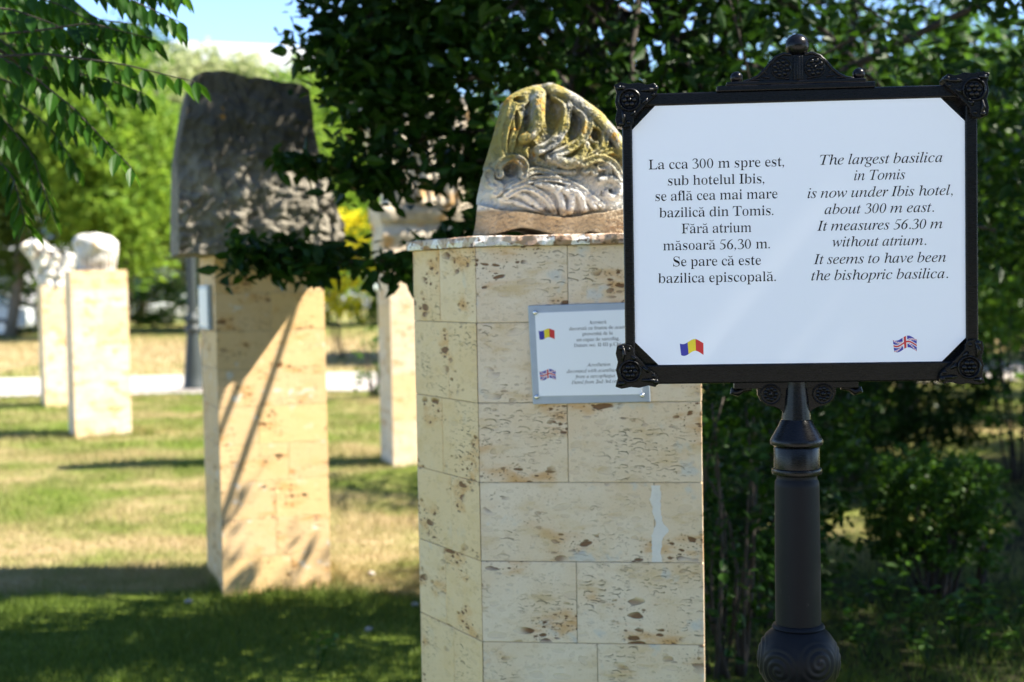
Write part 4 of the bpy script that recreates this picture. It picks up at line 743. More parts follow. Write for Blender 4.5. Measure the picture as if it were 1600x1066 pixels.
# front pedestal -----------------------------------------------------
A=P(748,700,3.70); Bp=P(1097.5,700,3.625); Lp=P(651.5,700,4.05)
ORG=Vector(((A.x+Bp.x)/2,3.98,0))
def loc2(v): return (v.x-ORG.x,v.y-ORG.y)
plan1=[loc2(A),loc2(Bp),(Bp.x-ORG.x+.045,.34),(Lp.x-ORG.x+.05,.42),loc2(Lp)]
def zpx(px,py,Y): return P(px,py,Y).z
zs=[zpx(746,y,3.70) for y in (1003,877,754,630,505,386)]
step=zs[1]-zs[0]; cs=[max(0.0,zs[0]-step*k) for k in range(6,0,-1)]; cs=[c for c in cs if c>0.05]; courses=[0.0]+cs+zs
nc=len(courses)-1; ped=thing('stone_pedestal','large cream travertine pedestal nearest the camera, behind the white sign','pedestal',ORG)
fr=lambda x:(x-748)/(1097-748)
jj={(0,nc-1):[fr(893)],(0,nc-2):[fr(905)],(0,nc-3):[fr(889)],(0,nc-4):[fr(1022)],(0,nc-5):[fr(899)],(0,nc-6):[fr(930)]}
for k in range(nc): jj[(4,k)]=[.44,.0][0:1] if k%2 else [.56]
slab_body(ped,plan1,courses,jj,M['trav'],4,tone=lambda f,r: r.uniform(.72,1) if f==4 else r.uniform(0,.5))  # left face slabs tinted warm, standing in for sunlight bounced off the ground
ZT=courses[-1]
def rough_slab(parent,plan,z0,z1,out,mat,name,seed,amp=.006,n=46):
    rng=random.Random(seed); m=MB(); c=sum((Vector((*p,0)) for p in plan),Vector())/len(plan); ring=[]
    for i in range(len(plan)):
        a=Vector((*plan[i],0)); b=Vector((*plan[(i+1)%len(plan)],0)); k=max(2,int((b-a).length/.014)); t=(b-a).normalized(); nn=Vector((t.y,-t.x,0))
        for j in range(k): ring.append((a.lerp(b,j/k),nn))
    lay=[]
    for z,o in ((z0,-.004),(z0+.001,.0),(z0+(z1-z0)*.45,.002),(z1-.002,.0),(z1,-.005)):
        lay.append([p+nn*(out+o+rng.uniform(-amp,amp)*.5)+(p-c).normalized()*out*.3+Vector((0,0,z+rng.uniform(-amp,amp)*.25)) for p,nn in ring])
    r=len(ring); vs=[v for l in lay for v in l]; L=len(lay)
    fs=[(q*r+i,q*r+(i+1)%r,(q+1)*r+(i+1)%r,(q+1)*r+i) for q in range(L-1) for i in range(r)]
    fs.append(tuple(range(r-1,-1,-1))); fs.append(tuple((L-1)*r+i for i in range(r)))
    m.add(vs,fs); return m.build(name,mat,parent)
rough_slab(ped,plan1,ZT+.001,ZT+.027,.014,M['breccia'],'top_slab',9)
# filler smear in the joint of the fourth course
def filler():
    rng=random.Random(2); a=Vector((*plan1[0],0)); b=Vector((*plan1[1],0)); t=(b-a).normalized(); nn=Vector((t.y,-t.x,0)); L=(b-a).length
    def pt(px,py,o=.0009): 
        z=zpx(1020,py,3.66); return a+t*(fr(px)*L)+nn*o+Vector((0,0,z))
    ys=[757+i*(876-757)/44 for i in range(45)]; l=[1017+4*mnoise.noise((y*.07,1,0))+3*mnoise.noise((y*.3,2,0))+(7*math.exp(-((y-815)/14)**2)) for y in ys]; r=[1032+3*mnoise.noise((y*.09,5,0))+2*mnoise.noise((y*.4,7,0))+10*math.exp(-((y-826)/12)**2) for y in ys]
    vs=[pt(x,y) for x,y in zip(l,ys)]+[pt(x,y) for x,y in zip(r,ys)]; n=len(ys)
    m=MB(); m.add(vs+[v-nn*.004 for v in vs],[(i,n+i,n+i+1,i+1) for i in range(n-1)]+[(2*n+i,i,i+1,2*n+i+1) for i in range(n-1)]+[(n+i,3*n+i,3*n+i+1,n+i+1) for i in range(n-1)]); m.build('joint_filler',M['plaster'],ped)
filler()

# lettering ------------------------------------------------------------
GL={}
for _e in GLYPHS.split('|'):
    _h,*_c=_e[2:].split(':'); GL[_e[:2]]=(int(_h)-(22 if _e[0]=='u' else 8),[list(zip(*[iter(map(int,q.split(',')))]*2)) for q in _c])
def oval(cx,cy,r,n=10): return [(cx+r*math.cos(2*PI*i/n),cy+r*math.sin(2*PI*i/n)) for i in range(n)]
def glyph(c,style):
    sh=0
    if c==' ': return 235,[]
    if c=='0': return 470,[[(235+198*math.cos(a*PI/16)+(.2*330*math.sin(a*PI/16) if style=='i' else 0),330+342*math.sin(a*PI/16)) for a in range(32)],[(235+112*math.cos(a*PI/16)+(.2*310*math.sin(a*PI/16) if style=='i' else 0),330+318*math.sin(a*PI/16)) for a in range(32)]]
    if c in STROKE: return STROKE[c][0],[]
    if c=='.': return 230,[oval(105,45,52)]
    if c==',': return 230,[[(60,80),(95,102),(140,85),(155,40),(140,-30),(85,-110),(65,-140),(52,-128),(85,-85),(102,-35),(95,-8),(65,20),(52,50)]]
    if c=='-': return 330,[[(45,195),(285,195),(285,255),(45,255)]]
    b='a' if c=='ă' else c; k=.92 if style+b=='ih' else 1
    if style+b in GL: a,cs=GL[style+b]
    else: a,cs=GL['u'+b]; sh=.22 if style=='i' else 0
    a*=k; cs=[[((x+sh*y)*k,y*k) for x,y in q] for q in cs]
    if c=='ă':
        m=a/2-8; cs=cs+[[(m+135*math.cos(PI+PI*i/9),655+95*math.sin(PI+PI*i/9)) for i in range(10)]+[(m+100*math.cos(-PI*i/9),665+52*math.sin(-PI*i/9)) for i in range(10)]]
    return a,cs
STROKE={'0':(470,[]),'3':(455,[[(60,545,14),(95,610,24),(150,655,26),(220,668,20),(300,640,36),(335,570,44),(325,490,40),(270,415,26),(185,368,12)],[(185,368,12),(290,355,24),(370,290,40),(395,200,46),(370,95,40),(290,15,24),(195,-6,18),(120,8,26),(60,45,30)]]),
 '5':(455,[[(160,640,8),(170,645,28),(290,645,28),(395,650,28),(412,672,8)],[(160,650,16),(128,540,16),(92,405,14)],[(92,400,12),(180,392,26),(290,350,40),(365,265,48),(370,165,46),(320,65,36),(220,5,20),(130,0,22),(55,40,30)]]),
 '6':(470,[[(425,676,6),(320,635,22),(215,550,36),(130,410,46),(95,255,48),(115,110,42),(180,25,26),(250,-4,16),(330,35,34),(385,125,46),(392,230,48),(350,340,38),(270,398,20),(200,390,12),(130,345,8)]])}
def smooth_path(p,k=4):
    out=[]
    for i in range(len(p)-1):
        a,b,c,d=(np.array(p[max(i-1,0)],float),np.array(p[i],float),np.array(p[i+1],float),np.array(p[min(i+2,len(p)-1)],float))
        for j in range(k):
            t=j/k; out.append(.5*(2*b+(c-a)*t+(2*a-5*b+4*c-d)*t*t+(3*b-a-3*c+d)*t**3))
    out.append(np.array(p[-1],float)); return out
def stroke_quads(p):
    q=smooth_path(p); V=[]
    for i,c in enumerate(q):
        t=q[min(i+1,len(q)-1)][:2]-q[max(i-1,0)][:2]; t/=max(np.hypot(*t),1e-6); n=np.array((-t[1],t[0]))*c[2]
        V.append((c[0]+n[0],c[1]+n[1])); V.append((c[0]-n[0],c[1]-n[1]))
    return V,[(2*i,2*i+2,2*i+3,2*i+1) for i in range(len(q)-1)]
def lettering(name,lines,em,to3d,parent,mat,thick=.0003):
    """lines: text, style, centre x, width, baseline (sign units, metres); to3d maps sign x,z to local space"""
    extra=[]; c=bpy.data.curves.new('lettering_outline','CURVE'); c.dimensions='2D'; c.fill_mode='BOTH'
    for txt,st,cx,w,zb,sl in lines:
        x=0;ps=[];sq=[]
        for ch in txt:
            a,cs=glyph(ch,st)
            if ch in STROKE and ch!='0':
                for p in STROKE[ch][1]:
                    v,f=stroke_quads(p); sq.append(([(px+x+(.2*(py-330) if st=='i' else 0),py) for px,py in v],f))
            ps+=[[(px+x,py) for px,py in q] for q in cs]; x+=a
        xs=[p[0] for q in ps for p in q]; x0,x1=min(xs),max(xs); kx=w/(x1-x0)
        for v,f in sq: extra.append(([(cx+(px-(x0+x1)/2)*kx,zb+py*em/1000+sl*(px-(x0+x1)/2)*kx) for px,py in v],f))
        for q in ps:
            s=c.splines.new('POLY'); s.points.add(len(q)-1); s.use_cyclic_u=True
            for pt,(px,py) in zip(s.points,q):
                ux=(px-(x0+x1)/2)*kx; pt.co=(cx+ux,zb+py*em/1000+sl*ux,0,1)
    o=bpy.data.objects.new('lettering_outline',c); COL.objects.link(o); dg=bpy.context.evaluated_depsgraph_get(); dg.update()
    me=bpy.data.meshes.new_from_object(o.evaluated_get(dg)); bpy.data.objects.remove(o); bpy.data.curves.remove(c)
    V=[to3d(v.co.x,v.co.y) for v in me.vertices]; F=[tuple(p.vertices) for p in me.polygons]; bpy.data.meshes.remove(me)
    for v,f in extra: b=len(V); V+=[to3d(*p) for p in v]; F+=[tuple(b+i for i in q) for q in f]
    m=MB(); m.add(V,F); return m.build(name,mat,parent)
def flag(name,kind,x0,x1,z0,z1,to3d,parent,wave=.16,nx=42,ny=28):
    V=[];F=[];MI=[]
    def col(u,v):
        if kind=='ro': return 0 if u<1/3 else (1 if u<2/3 else 2)
        du,dv=(u-.5)*2,(v-.5)
        if abs(du)*.5<.055 or abs(dv)<.085: return 2
        if abs(du)*.5<.085 or abs(dv)<.135: return 3
        d=min(abs(dv-du*.5),abs(dv+du*.5))
        return 2 if d<.028 else (3 if d<.07 else 0)
    for j in range(ny+1):
        for i in range(nx+1):
            u,v=i/nx,j/ny; V.append(to3d(x0+(x1-x0)*(u+.05*(1-v)*(1-u)),z0+(z1-z0)*(v*(1-wave)+wave*.5+wave*.75*math.sin(u*2*PI-2.4))))
    for j in range(ny):
        for i in range(nx):
            a=j*(nx+1)+i; F.append((a,a+1,a+nx+2,a+nx+1)); MI.append(col((i+.5)/nx,(j+.5)/ny))
    m=MB(); m.add(V,F); m.mi=MI; return m.build(name,[M['flag_blue'],M['flag_yellow'],M['flag_red'],M['flag_white']],parent)

# small plaque screwed to the pedestal ----------------------------------
def plaque():
    a=Vector((A.x,A.y,0)); b=Vector((Bp.x,Bp.y,0)); t=(b-a).normalized(); nn=Vector((t.y,-t.x,0))
    def S(px,py):
        d=ray(px,py); k=((a+nn*.006-CAM).dot(nn))/d.dot(nn); p=CAM+d*k; return (p-a).dot(t),p.z
    c0,c1,c2,c3=S(825,478),S(833,632),S(1016.5,628),S(1008,472)
    ctr=((c0[0]+c2[0])/2,(c0[1]+c2[1])/2); org=a+t*ctr[0]+Vector((0,0,ctr[1]))
    o=thing('description_plaque','small white plaque on a steel plate, screwed to the front of the large pedestal','plaque',org+nn*.002,math.atan2(t.y,t.x))
    loc=lambda q,y=0:(q[0]-ctr[0],y,q[1]-ctr[1])
    m=MB(); m.prism([(loc(q)[0],loc(q)[2]) for q in (c0,c1,c2,c3)],-.006,.0); m.build('steel_plate',M['brushed'],o,bevel=.0015)
    w=[S(836,489),S(842.5,619),S(1003,616),S(997,483)]
    m=MB(); m.prism([(loc(q)[0],loc(q)[2]) for q in w],-.0085,-.0062); pn=m.build('white_panel',M['enamel'],o)
    to=lambda x,z:Vector((x-ctr[0],-.0088,z-ctr[1]))
    K=2.961; cv=lambda x,y:S(630+x/K,360+y/K)
    def ln(txt,st,xc,w,y):
        p=cv(xc,y); w2=cv(xc+w/2,y)[0]-cv(xc-w/2,y)[0]; return (txt,st,p[0],w2,p[1],.022)
    em=(cv(900,460)[1]-cv(900,486)[1])/1.15
    lettering('lettering',[ln("Acroteră",'u',901,80,432),ln("decorată cu frunze de acant",'u',900,262,458),ln("provenită de la",'u',900,140,484),ln("un capac de sarcofag,",'u',901,197,510),ln("Datare sec. II-III p.Chr.",'u',902,222,536)],em,to,pn,M['ink'])
    lettering('lettering',[ln("Acrotherion",'i',904,110,628),ln("decorated with acanthus leaves",'i',903,292,655),ln("from a sarcophagus",'i',888,185,681),ln("Dated from 2nd-3rd cent.",'i',894,230,707)],em,to,pn,M['ink'])
    x0,z0=cv(628,504); x1,z1=cv(701,456); flag('flag','ro',x0,x1,z0,z1,to,pn)
    x0,z0=cv(632,692); x1,z1=cv(706,643); flag('flag','uk',x0,x1,z0,z1,to,pn)
    for q in (S(836.5,488.5),S(839,620),S(1003.5,617.5),S(999,482)):
        m=MB(); m.M=Matrix.Translation(loc(q,-.0085))@Matrix.Rotation(PI/2,4,'X'); m.lathe([(.0062,0),(.0062,.0016),(.005,.0036),(.0028,.0044),(.0004,.0046)],18); m.build('screw',M['chrome'],o,smooth=40)
plaque()

# ------------------------------------------------------------------ carved stones
def relief_stone(name,mat,org,yaw,rows,Lx,Rx,height,thick,edge=.03,top=.03,nx=160,ny=150,shrink=.0,parent=None,px=lambda x,y:(x,y),bottom=None,power=5):
    """a block with the outline Lx(y)..Rx(y); height(x,y) carves its face (metres towards the viewer)"""
    t=Vector((math.cos(yaw),math.sin(yaw),0)); nn=Vector((t.y,-t.x,0)); y0,y1=rows
    V=[];B=[]
    for j in range(ny):
        s=j/(ny-1); y=y0+(y1-y0)*s
        l,r=Lx(y),Rx(y)
        for i in range(nx):
            u=i/(nx-1); x=l+(r-l)*u; yy=y+(bottom(x)*max(0,1-s*5) if bottom else 0)
            d=ray(*px(x,yy)); k=(Vector((org[0],org[1],0))-CAM).dot(nn)/d.dot(nn); p=CAM+d*k
            e=edge*abs(2*u-1)**power+top*s**(power*1.6)
            V.append(p+nn*(height(x,y)-e)); B.append(p-nn*(thick-e*.8)+nn*.02*mnoise.noise(p*6)-t*(2*u-1)*shrink)
    V+=B; n=nx*ny; F=[]
    for j in range(ny-1):
        for i in range(nx-1):
            a=j*nx+i; F.append((a,a+1,a+nx+1,a+nx)); F.append((n+a,n+a+nx,n+a+nx+1,n+a+1))
    for j in range(ny-1): F.append((j*nx,(j+1)*nx,n+(j+1)*nx,n+j*nx)); F.append((j*nx+nx-1,n+j*nx+nx-1,n+(j+1)*nx+nx-1,(j+1)*nx+nx-1))
    for i in range(nx-1): F.append((i,n+i,n+i+1,i+1)); q=(ny-1)*nx+i; F.append((q,q+1,n+q+1,n+q))
    base=Vector(org); me=bpy.data.meshes.new(name); me.from_pydata([tuple(v-base) for v in V],[],F); me.materials.append(mat); me.update()
    o=finish(name,me,parent,smooth=60)
    if not parent: o.location=base
    return o
def interp(tab):
    tab=sorted(tab); ys=[a for a,_ in tab]; xs=[b for _,b in tab]; return lambda y: float(np.interp(y,ys,xs))

# acroterion: ridges traced in the plane of its face
def ridge_field():
    R=[]  # (points, radius start, radius end, amplitude)
    def r(p,r0,r1=None,a=1.0): R.append((np.array([q[:2] for q in smooth_path([(*v,0) for v in p],4)]),r0,r1 or r0,a))
    r([(650,190),(610,300),(585,400),(590,490)],30,20); r([(735,150),(700,190),(640,250),(625,330)],36,24,.8)
    r([(790,140),(775,230),(770,310),(735,375),(690,405)],46,30,1.1); r([(690,240),(660,330),(630,430),(620,490)],24,18,.8)
    r([(880,150),(930,200),(938,270),(905,350),(850,430),(770,470)],36,30,1.1); r([(960,210),(1030,250),(1050,310),(1015,400),(940,460),(830,505)],34,26,1.1)
    r([(1070,315),(1130,345),(1142,400),(1120,460),(1050,505)],30,20); r([(1060,405),(1095,430),(1092,470),(1065,500)],18,14,.8); r([(1040,440),(1062,470),(1050,505)],14,12,.7)
    r([(870,100),(1000,160),(1110,265),(1210,385),(1270,500)],62,44,.9); r([(640,150),(760,105),(870,100)],40,46,.7)
    r([(860,510),(930,540),(990,520),(1030,440)],40,26,.7); r([(720,470),(770,530),(860,555)],30,22,.5)
    r([(1120,490),(1180,468),(1235,490)],24,18); r([(1020,540),(1100,512),(1180,540),(1235,620)],28,24); r([(1030,580),(1060,560),(1085,590)],26,20,.8); r([(1110,560),(1150,560),(1165,605)],26,20,.8)
    sp=[(1175+ (90-7.6*k)*math.cos(.55*k-2.4),690+(80-6.6*k)*math.sin(.55*k-2.4)) for k in range(11)]; r(sp,20,16,1.0)
    r([(690,610),(760,578),(860,598)],26,18); r([(850,572),(910,590),(970,588)],16,14,.8)
    r([(560,600),(555,555),(600,515),(655,515),(692,550),(688,605)],28,26,1.0); r([(505,590),(515,640),(560,665),(540,700)],34,26,.9); r([(560,690),(610,660),(660,640)],22,18,.8)
    r([(630,672),(740,630),(880,628),(1000,675),(1075,730),(1135,775)],22,16,1.1); r([(600,715),(680,672),(760,690),(830,740),(868,815)],22,18,1.1)
    r([(760,652),(850,672),(900,730),(915,820)],20,22,1.05); r([(870,668),(945,705),(962,755),(950,805)],20,24,1.05); r([(930,672),(1005,720),(1035,800)],20,22,1.05); r([(1000,700),(1060,745),(1090,785)],18,18,1.0)
    r([(570,735),(680,765),(780,815),(890,838)],16,15,.9); r([(700,720),(760,760),(800,800)],20,16,.8); r([(640,700),(700,720),(740,760)],16,14,.7)
    H=[((862,290),(44,105)),((968,318),(32,95)),((720,325),(22,60)),((625,570),(40,45)),((1085,380),(24,40)),((660,300),(14,60)),((740,470),(30,60)),((1175,690),(16,16)),((680,180),(34,22))]
    return R,H
def acroterion():
    R,H=ridge_field(); W,Hh=420,400
    gx_=np.linspace(420,1350,W); gy=np.linspace(70,960,Hh); X,Y=np.meshgrid(gx_,gy); Z=np.zeros_like(X)
    for pts,r0,r1,am in R:
        n=len(pts)-1; D=np.full_like(X,9.0); RD=np.ones_like(X)
        for k in range(n):
            a,b=pts[k],pts[k+1]; ab=b-a; L2=ab@ab
            t=np.clip(((X-a[0])*ab[0]+(Y-a[1])*ab[1])/L2,0,1); d=np.hypot(X-a[0]-t*ab[0],Y-a[1]-t*ab[1]); rad=r0+(r1-r0)*(k+t)/n
            q=d/rad; RD=np.where(q<D,rad,RD); D=np.minimum(D,q)
        if r0>=22 and r0<40: h=am*RD*.95*(.72+.28*np.minimum(1,D/.62)**2)*np.clip(1-D**4,0,1)**.6        # lobes scooped between raised rims
        else: h=am*RD*.95*np.clip(1-D**2,0,1)**.42
        Z=np.maximum(Z,h)
    for (cx,cy),(rx,ry) in H:
        q=((X-cx)/rx)**2+((Y-cy)/ry)**2; Z-=24*np.clip(1-q,0,1)**.5
    ground=np.where(Y<840-((X-890)/420)**2*75,-16,10); 
    Z=Z+ground*1.0
    K=.000475
    def height(x,y):
        i=min(W-2,max(0,(x-420)/930*(W-1))); j=min(Hh-2,max(0,(y-70)/890*(Hh-1))); i0,j0=int(i),int(j); fi,fj=i-i0,j-j0
        z=(Z[j0,i0]*(1-fi)+Z[j0,i0+1]*fi)*(1-fj)+(Z[j0+1,i0]*(1-fi)+Z[j0+1,i0+1]*fi)*fj
        q=Vector((x*.012,y*.012,3)); return z*K*2.2+.006*mnoise.noise(q)+.0036*mnoise.noise(q*4)+.0030*mnoise.noise(q*11)+.0016*mnoise.noise(q*26)+.05*math.sin(PI*min(1,max(0,(y-60)/900)))
    L=interp([(82,800),(90,750),(100,715),(140,645),(190,595),(360,545),(560,483),(720,452),(900,440),(945,432)]); Rr=interp([(82,885),(95,930),(150,1025),(260,1150),(390,1245),(520,1300),(700,1335),(945,1345)])
    bot=lambda x:-(46*math.exp(-((x-700)/130)**2)+26*math.exp(-((x-1080)/60)**2)+10)
    org=P(870,362,3.86); org.z=ZT+.024
    o=relief_stone('carved_acroterion',M['marble'],org,math.radians(9),(945,82),L,Rr,height,.30,.05,.05,320,300,.06,px=lambda x,y:(620+x/3.5526,100+y/3.5526),bottom=bot)
    tag(o,'lichened fragment of carved acanthus leaves standing on the large front pedestal','carved stone')
    # set it down on the slab
    zmin=min(v.co.z for v in o.data.vertices); o.location.z=ZT+.0275-zmin
acroterion()

# ------------------------------------------------------------------ second pedestal with the dark block
def square_plan(c,yaw,w,d): 
    t=Vector((math.cos(yaw),math.sin(yaw),0)); n=Vector((-t.y,t.x,0)); c=Vector((c[0],c[1],0)); return [c,c+t*w,c+t*w+n*d,c+n*d]
def pedestal(label,corner_px,yaw,w,d,H,cn,mat,seed,slab=False):
    c=G(*corner_px); pl=square_plan((c.x,c.y),yaw,w,d); ctr=sum(pl,Vector())/4
    t=thing('stone_pedestal',label,'pedestal',ctr); plan=[(p.x-ctr.x,p.y-ctr.y) for p in pl]
    slab_body(t,plan,[H*k/cn for k in range(cn+1)],{},mat,seed,gap=.001,tone=lambda f,r:r.random())
    return t,pl,ctr
y2=math.radians(20)
ped2,pl2,ctr2=pedestal('tall warm travertine pedestal carrying the dark granite block, half in shade',(349,934),y2,.56,.56,1.745,9,M['trav_warm'],14)
def granite():
    L=interp([(100,303),(128,296),(226,281),(330,279),(400,280)]); Rr=interp([(100,487),(208,501),(316,530),(345,541),(400,541)])
    def top(x): return float(np.interp(x,[280,303,320,350,372,388,400,440,470,486,500],[128,120,113,113,118,125,123,130,133,140,146]))
    def hgt(x,y):
        q=Vector((x*.02,y*.02,1)); h=.035*mnoise.fractal(q,1,2,5)+.012*mnoise.noise(q*4.5); 
        low=max(0,min(1,(y-250)/60)); return h+low*(.03*abs(mnoise.noise(q*3.3))+.02)
    # rows run from the foot to the crest; the crest follows top()
    y0,y1=399,114; nn=Vector((math.sin(y2),-math.cos(y2),0)); t=Vector((math.cos(y2),math.sin(y2),0)); org=Vector((pl2[0].x,pl2[0].y,0))+nn*.25
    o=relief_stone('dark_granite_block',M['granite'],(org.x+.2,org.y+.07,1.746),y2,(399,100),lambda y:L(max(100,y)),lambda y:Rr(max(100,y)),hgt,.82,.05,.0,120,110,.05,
        px=lambda x,y:(x,399-(399-y)*(399-top(x))/299),power=4)
    zmin=min(v.co.z for v in o.data.vertices); o.location.z=1.7455-zmin-.004
    tag(o,'dark weathered granite block with orange lichen spots, on the tall warm pedestal','carved stone')
granite()
def side_plaque():
    t=Vector((math.cos(y2),math.sin(y2),0)); nl=-t; n=Vector((-t.y,t.x,0)); c=pl2[0]+n*.28
    o=thing('side_plaque','narrow plaque seen edge on at the left side of the tall warm pedestal','plaque',(c.x,c.y,1.48)); o.rotation_euler=(0,0,math.atan2(-n.y,-n.x))
    m=MB(); m.box(-.17,.17,-.022,-.002,-.115,.115); m.build('steel_plate',M['brushed'],o,bevel=.002)
    m=MB(); m.box(-.15,.15,-.026,-.0225,-.095,.095); m.build('white_panel',M['enamel'],o)
    for x in (-.16,.16):
        for z in (-.105,.105): m=MB(); m.M=Matrix.Translation((x,-.022,z))@Matrix.Rotation(PI/2,4,'X'); m.lathe([(.006,0),(.006,.002),(.003,.005),(.0005,.0055)],12); m.build('screw',M['chrome'],o)
side_plaque()

# third pedestal with the arch fragment ---------------------------------
y3=math.radians(17)
ped3,pl3,ctr3=pedestal('pale far pedestal carrying an arch fragment, half hidden by the front pedestal',(615,731),y3,.60,.52,1.80,9,M['trav_pale'],25)
def arch():
    org=(pl3[0].x,pl3[0].y,0); nn=Vector((math.sin(y3),-math.cos(y3),0)); o3=(org[0]+nn.x*.04,org[1]+nn.y*.04)
    t=thing('arch_fragment','pale carved arch springer with an orange stained face, seen through the leaves','carved stone',(ctr3.x,ctr3.y,1.80))
    base=Vector((ctr3.x,ctr3.y,1.80))
    def piece(name,rows,L,R,h,th,edge,**k):
        o=relief_stone(name,M['beige_marble'],(o3[0],o3[1],1.80),y3,rows,L,R,h,th,edge,.02,60,60,parent=t,**k)
        off=Vector((o3[0],o3[1],1.80))-base
        for v in o.data.vertices: v.co+=off
        return o
    mould=lambda x,y:.014*math.sin((y-318)*.16)-(.05 if y>345 else 0)+.01*mnoise.noise(Vector((x*.05,y*.05,2)))
    o=piece('impost_block',(409,318),interp([(318,594),(340,596),(352,600),(409,602)]),interp([(318,738),(409,716)]),mould,.55,.02)
    zmin=min(v.co.z for v in o.data.vertices)
    for v in o.data.vertices: v.co.z=v.co.z-zmin+.001 if v.co.z<zmin+.06 else v.co.z
    orn=lambda x,y:.016*math.sin((x-610+44*((319-min(319,y))/133)**1.6)*.42)+.03*mnoise.noise(Vector((x*.03,y*.03,6)))+(.04 if x>655 else 0)
    piece('arch_ring',(319,150),interp([(150,552),(186,566),(205,576),(240,592),(280,604),(319,610)]),interp([(150,748),(186,742),(240,738),(319,722)]),orn,.42,.05)
arch()

# two far pedestals with capitals ----------------------------------------
ped4,pl4,ctr4=pedestal('sunlit cream pedestal with a white capital, the nearer of the two far left ones',(118,686),math.radians(24),.585,.56,1.78,9,M['trav_pale'],31)
ped5,pl5,ctr5=pedestal('far left pedestal with a diagonal shadow, carrying a jagged ornate capital',(71,638),math.radians(24),.42,.56,1.64,8,M['trav_pale'],36)
def capital_white():
    y=math.radians(24); L=interp([(366,132),(369,124),(378,119),(388,121),(405,126),(424,127)]); R=interp([(366,160),(370,176),(380,187),(395,187),(410,184),(424,183)])
    def h(x,yy):
        f=.018*math.cos((x-127)*.9) if yy>402 else 0
        return f+.07*math.exp(-((x-150)/24)**2-((yy-385)/16)**2)-.05*math.exp(-((x-128)/7)**2-((yy-385)/9)**2)+.03*mnoise.noise(Vector((x*.07,yy*.07,4)))
    n=Vector((math.sin(y),-math.cos(y),0)); o=relief_stone('white_capital',M['white_marble'],(pl4[0].x-n.x*.06,pl4[0].y-n.y*.06,1.78),y,(424,366),L,R,h,.42,.09,.05,70,60,power=3)
    o.location.z=1.7795-min(v.co.z for v in o.data.vertices); tag(o,'rounded white marble capital with fluted foot on the nearer far left pedestal','carved stone')
capital_white()
def capital_jagged():
    y=math.radians(24); L=interp([(376,52),(382,40),(388,34),(396,40),(410,52),(425,60),(449,65)]); R=interp([(376,66),(384,74),(395,90),(399,121),(410,121),(425,116),(449,108)])
    def h(x,yy): return .07*math.sin(x*.33+yy*.12)*max(.3,min(1,(440-yy)/40))+.05*mnoise.noise(Vector((x*.11,yy*.11,8)))
    n=Vector((math.sin(y),-math.cos(y),0)); o=relief_stone('jagged_capital',M['white_marble'],(pl5[0].x,pl5[0].y,1.64),y,(449,376),L,R,h,.42,.08,.06,70,60,power=3)
    o.location.z=1.6395-min(v.co.z for v in o.data.vertices); tag(o,'jagged ornate capital with a leaf flaring up to the left, on the farthest left pedestal','carved stone')
capital_jagged()

# ------------------------------------------------------------------ lamp post
def lamp():
    b=G(304,612); t=thing('lamp_post','grey green cast iron lamp post with flared foot behind the dark granite block','lamp post',(b.x,b.y,0))
    m=MB(); m.vprism([(-.28,-.28),(.28,-.28),(.28,.28),(-.28,.28)],0,.05); m.build('plinth',M['paving'],t)
    m=MB(); m.lathe([(.17,.05),(.17,.09),(.155,.12),(.145,.30),(.115,.62),(.098,.80),(.092,.90)],20,flute=lambda a,z:1+.04*math.cos(8*a)); m.build('foot',M['iron'],t,smooth=50)
    m=MB(); m.lathe([(.10,.90),(.125,.93),(.125,.97),(.095,1.0),(.09,1.03),(.12,1.07),(.11,1.12),(.08,1.17),(.072,1.20)],24); m.build('collar',M['iron'],t,smooth=50)
    m=MB(); m.lathe([(.072,1.20),(.066,2.2),(.055,3.3),(.08,3.33),(.08,3.36),(.05,3.4)],20); m.build('shaft',M['iron'],t,smooth=50)
    m=MB(); m.lathe([(.06,3.4),(.12,3.43),(.10,3.46)],6); 
    for k in range(6): a=2*PI*k/6; m.tube([(.10*math.cos(a),.10*math.sin(a),3.46),(.15*math.cos(a),.15*math.sin(a),3.72)],.008,6)
    m.lathe([(.18,3.72),(.17,3.75),(.08,3.84),(.03,3.88),(.03,3.92),(.005,3.95)],6); m.build('lantern_frame',M['iron'],t)
    m=MB(); m.lathe([(.09,3.465),(.138,3.715)],6); m.build('lantern_glass',M['glass'],t)
lamp()

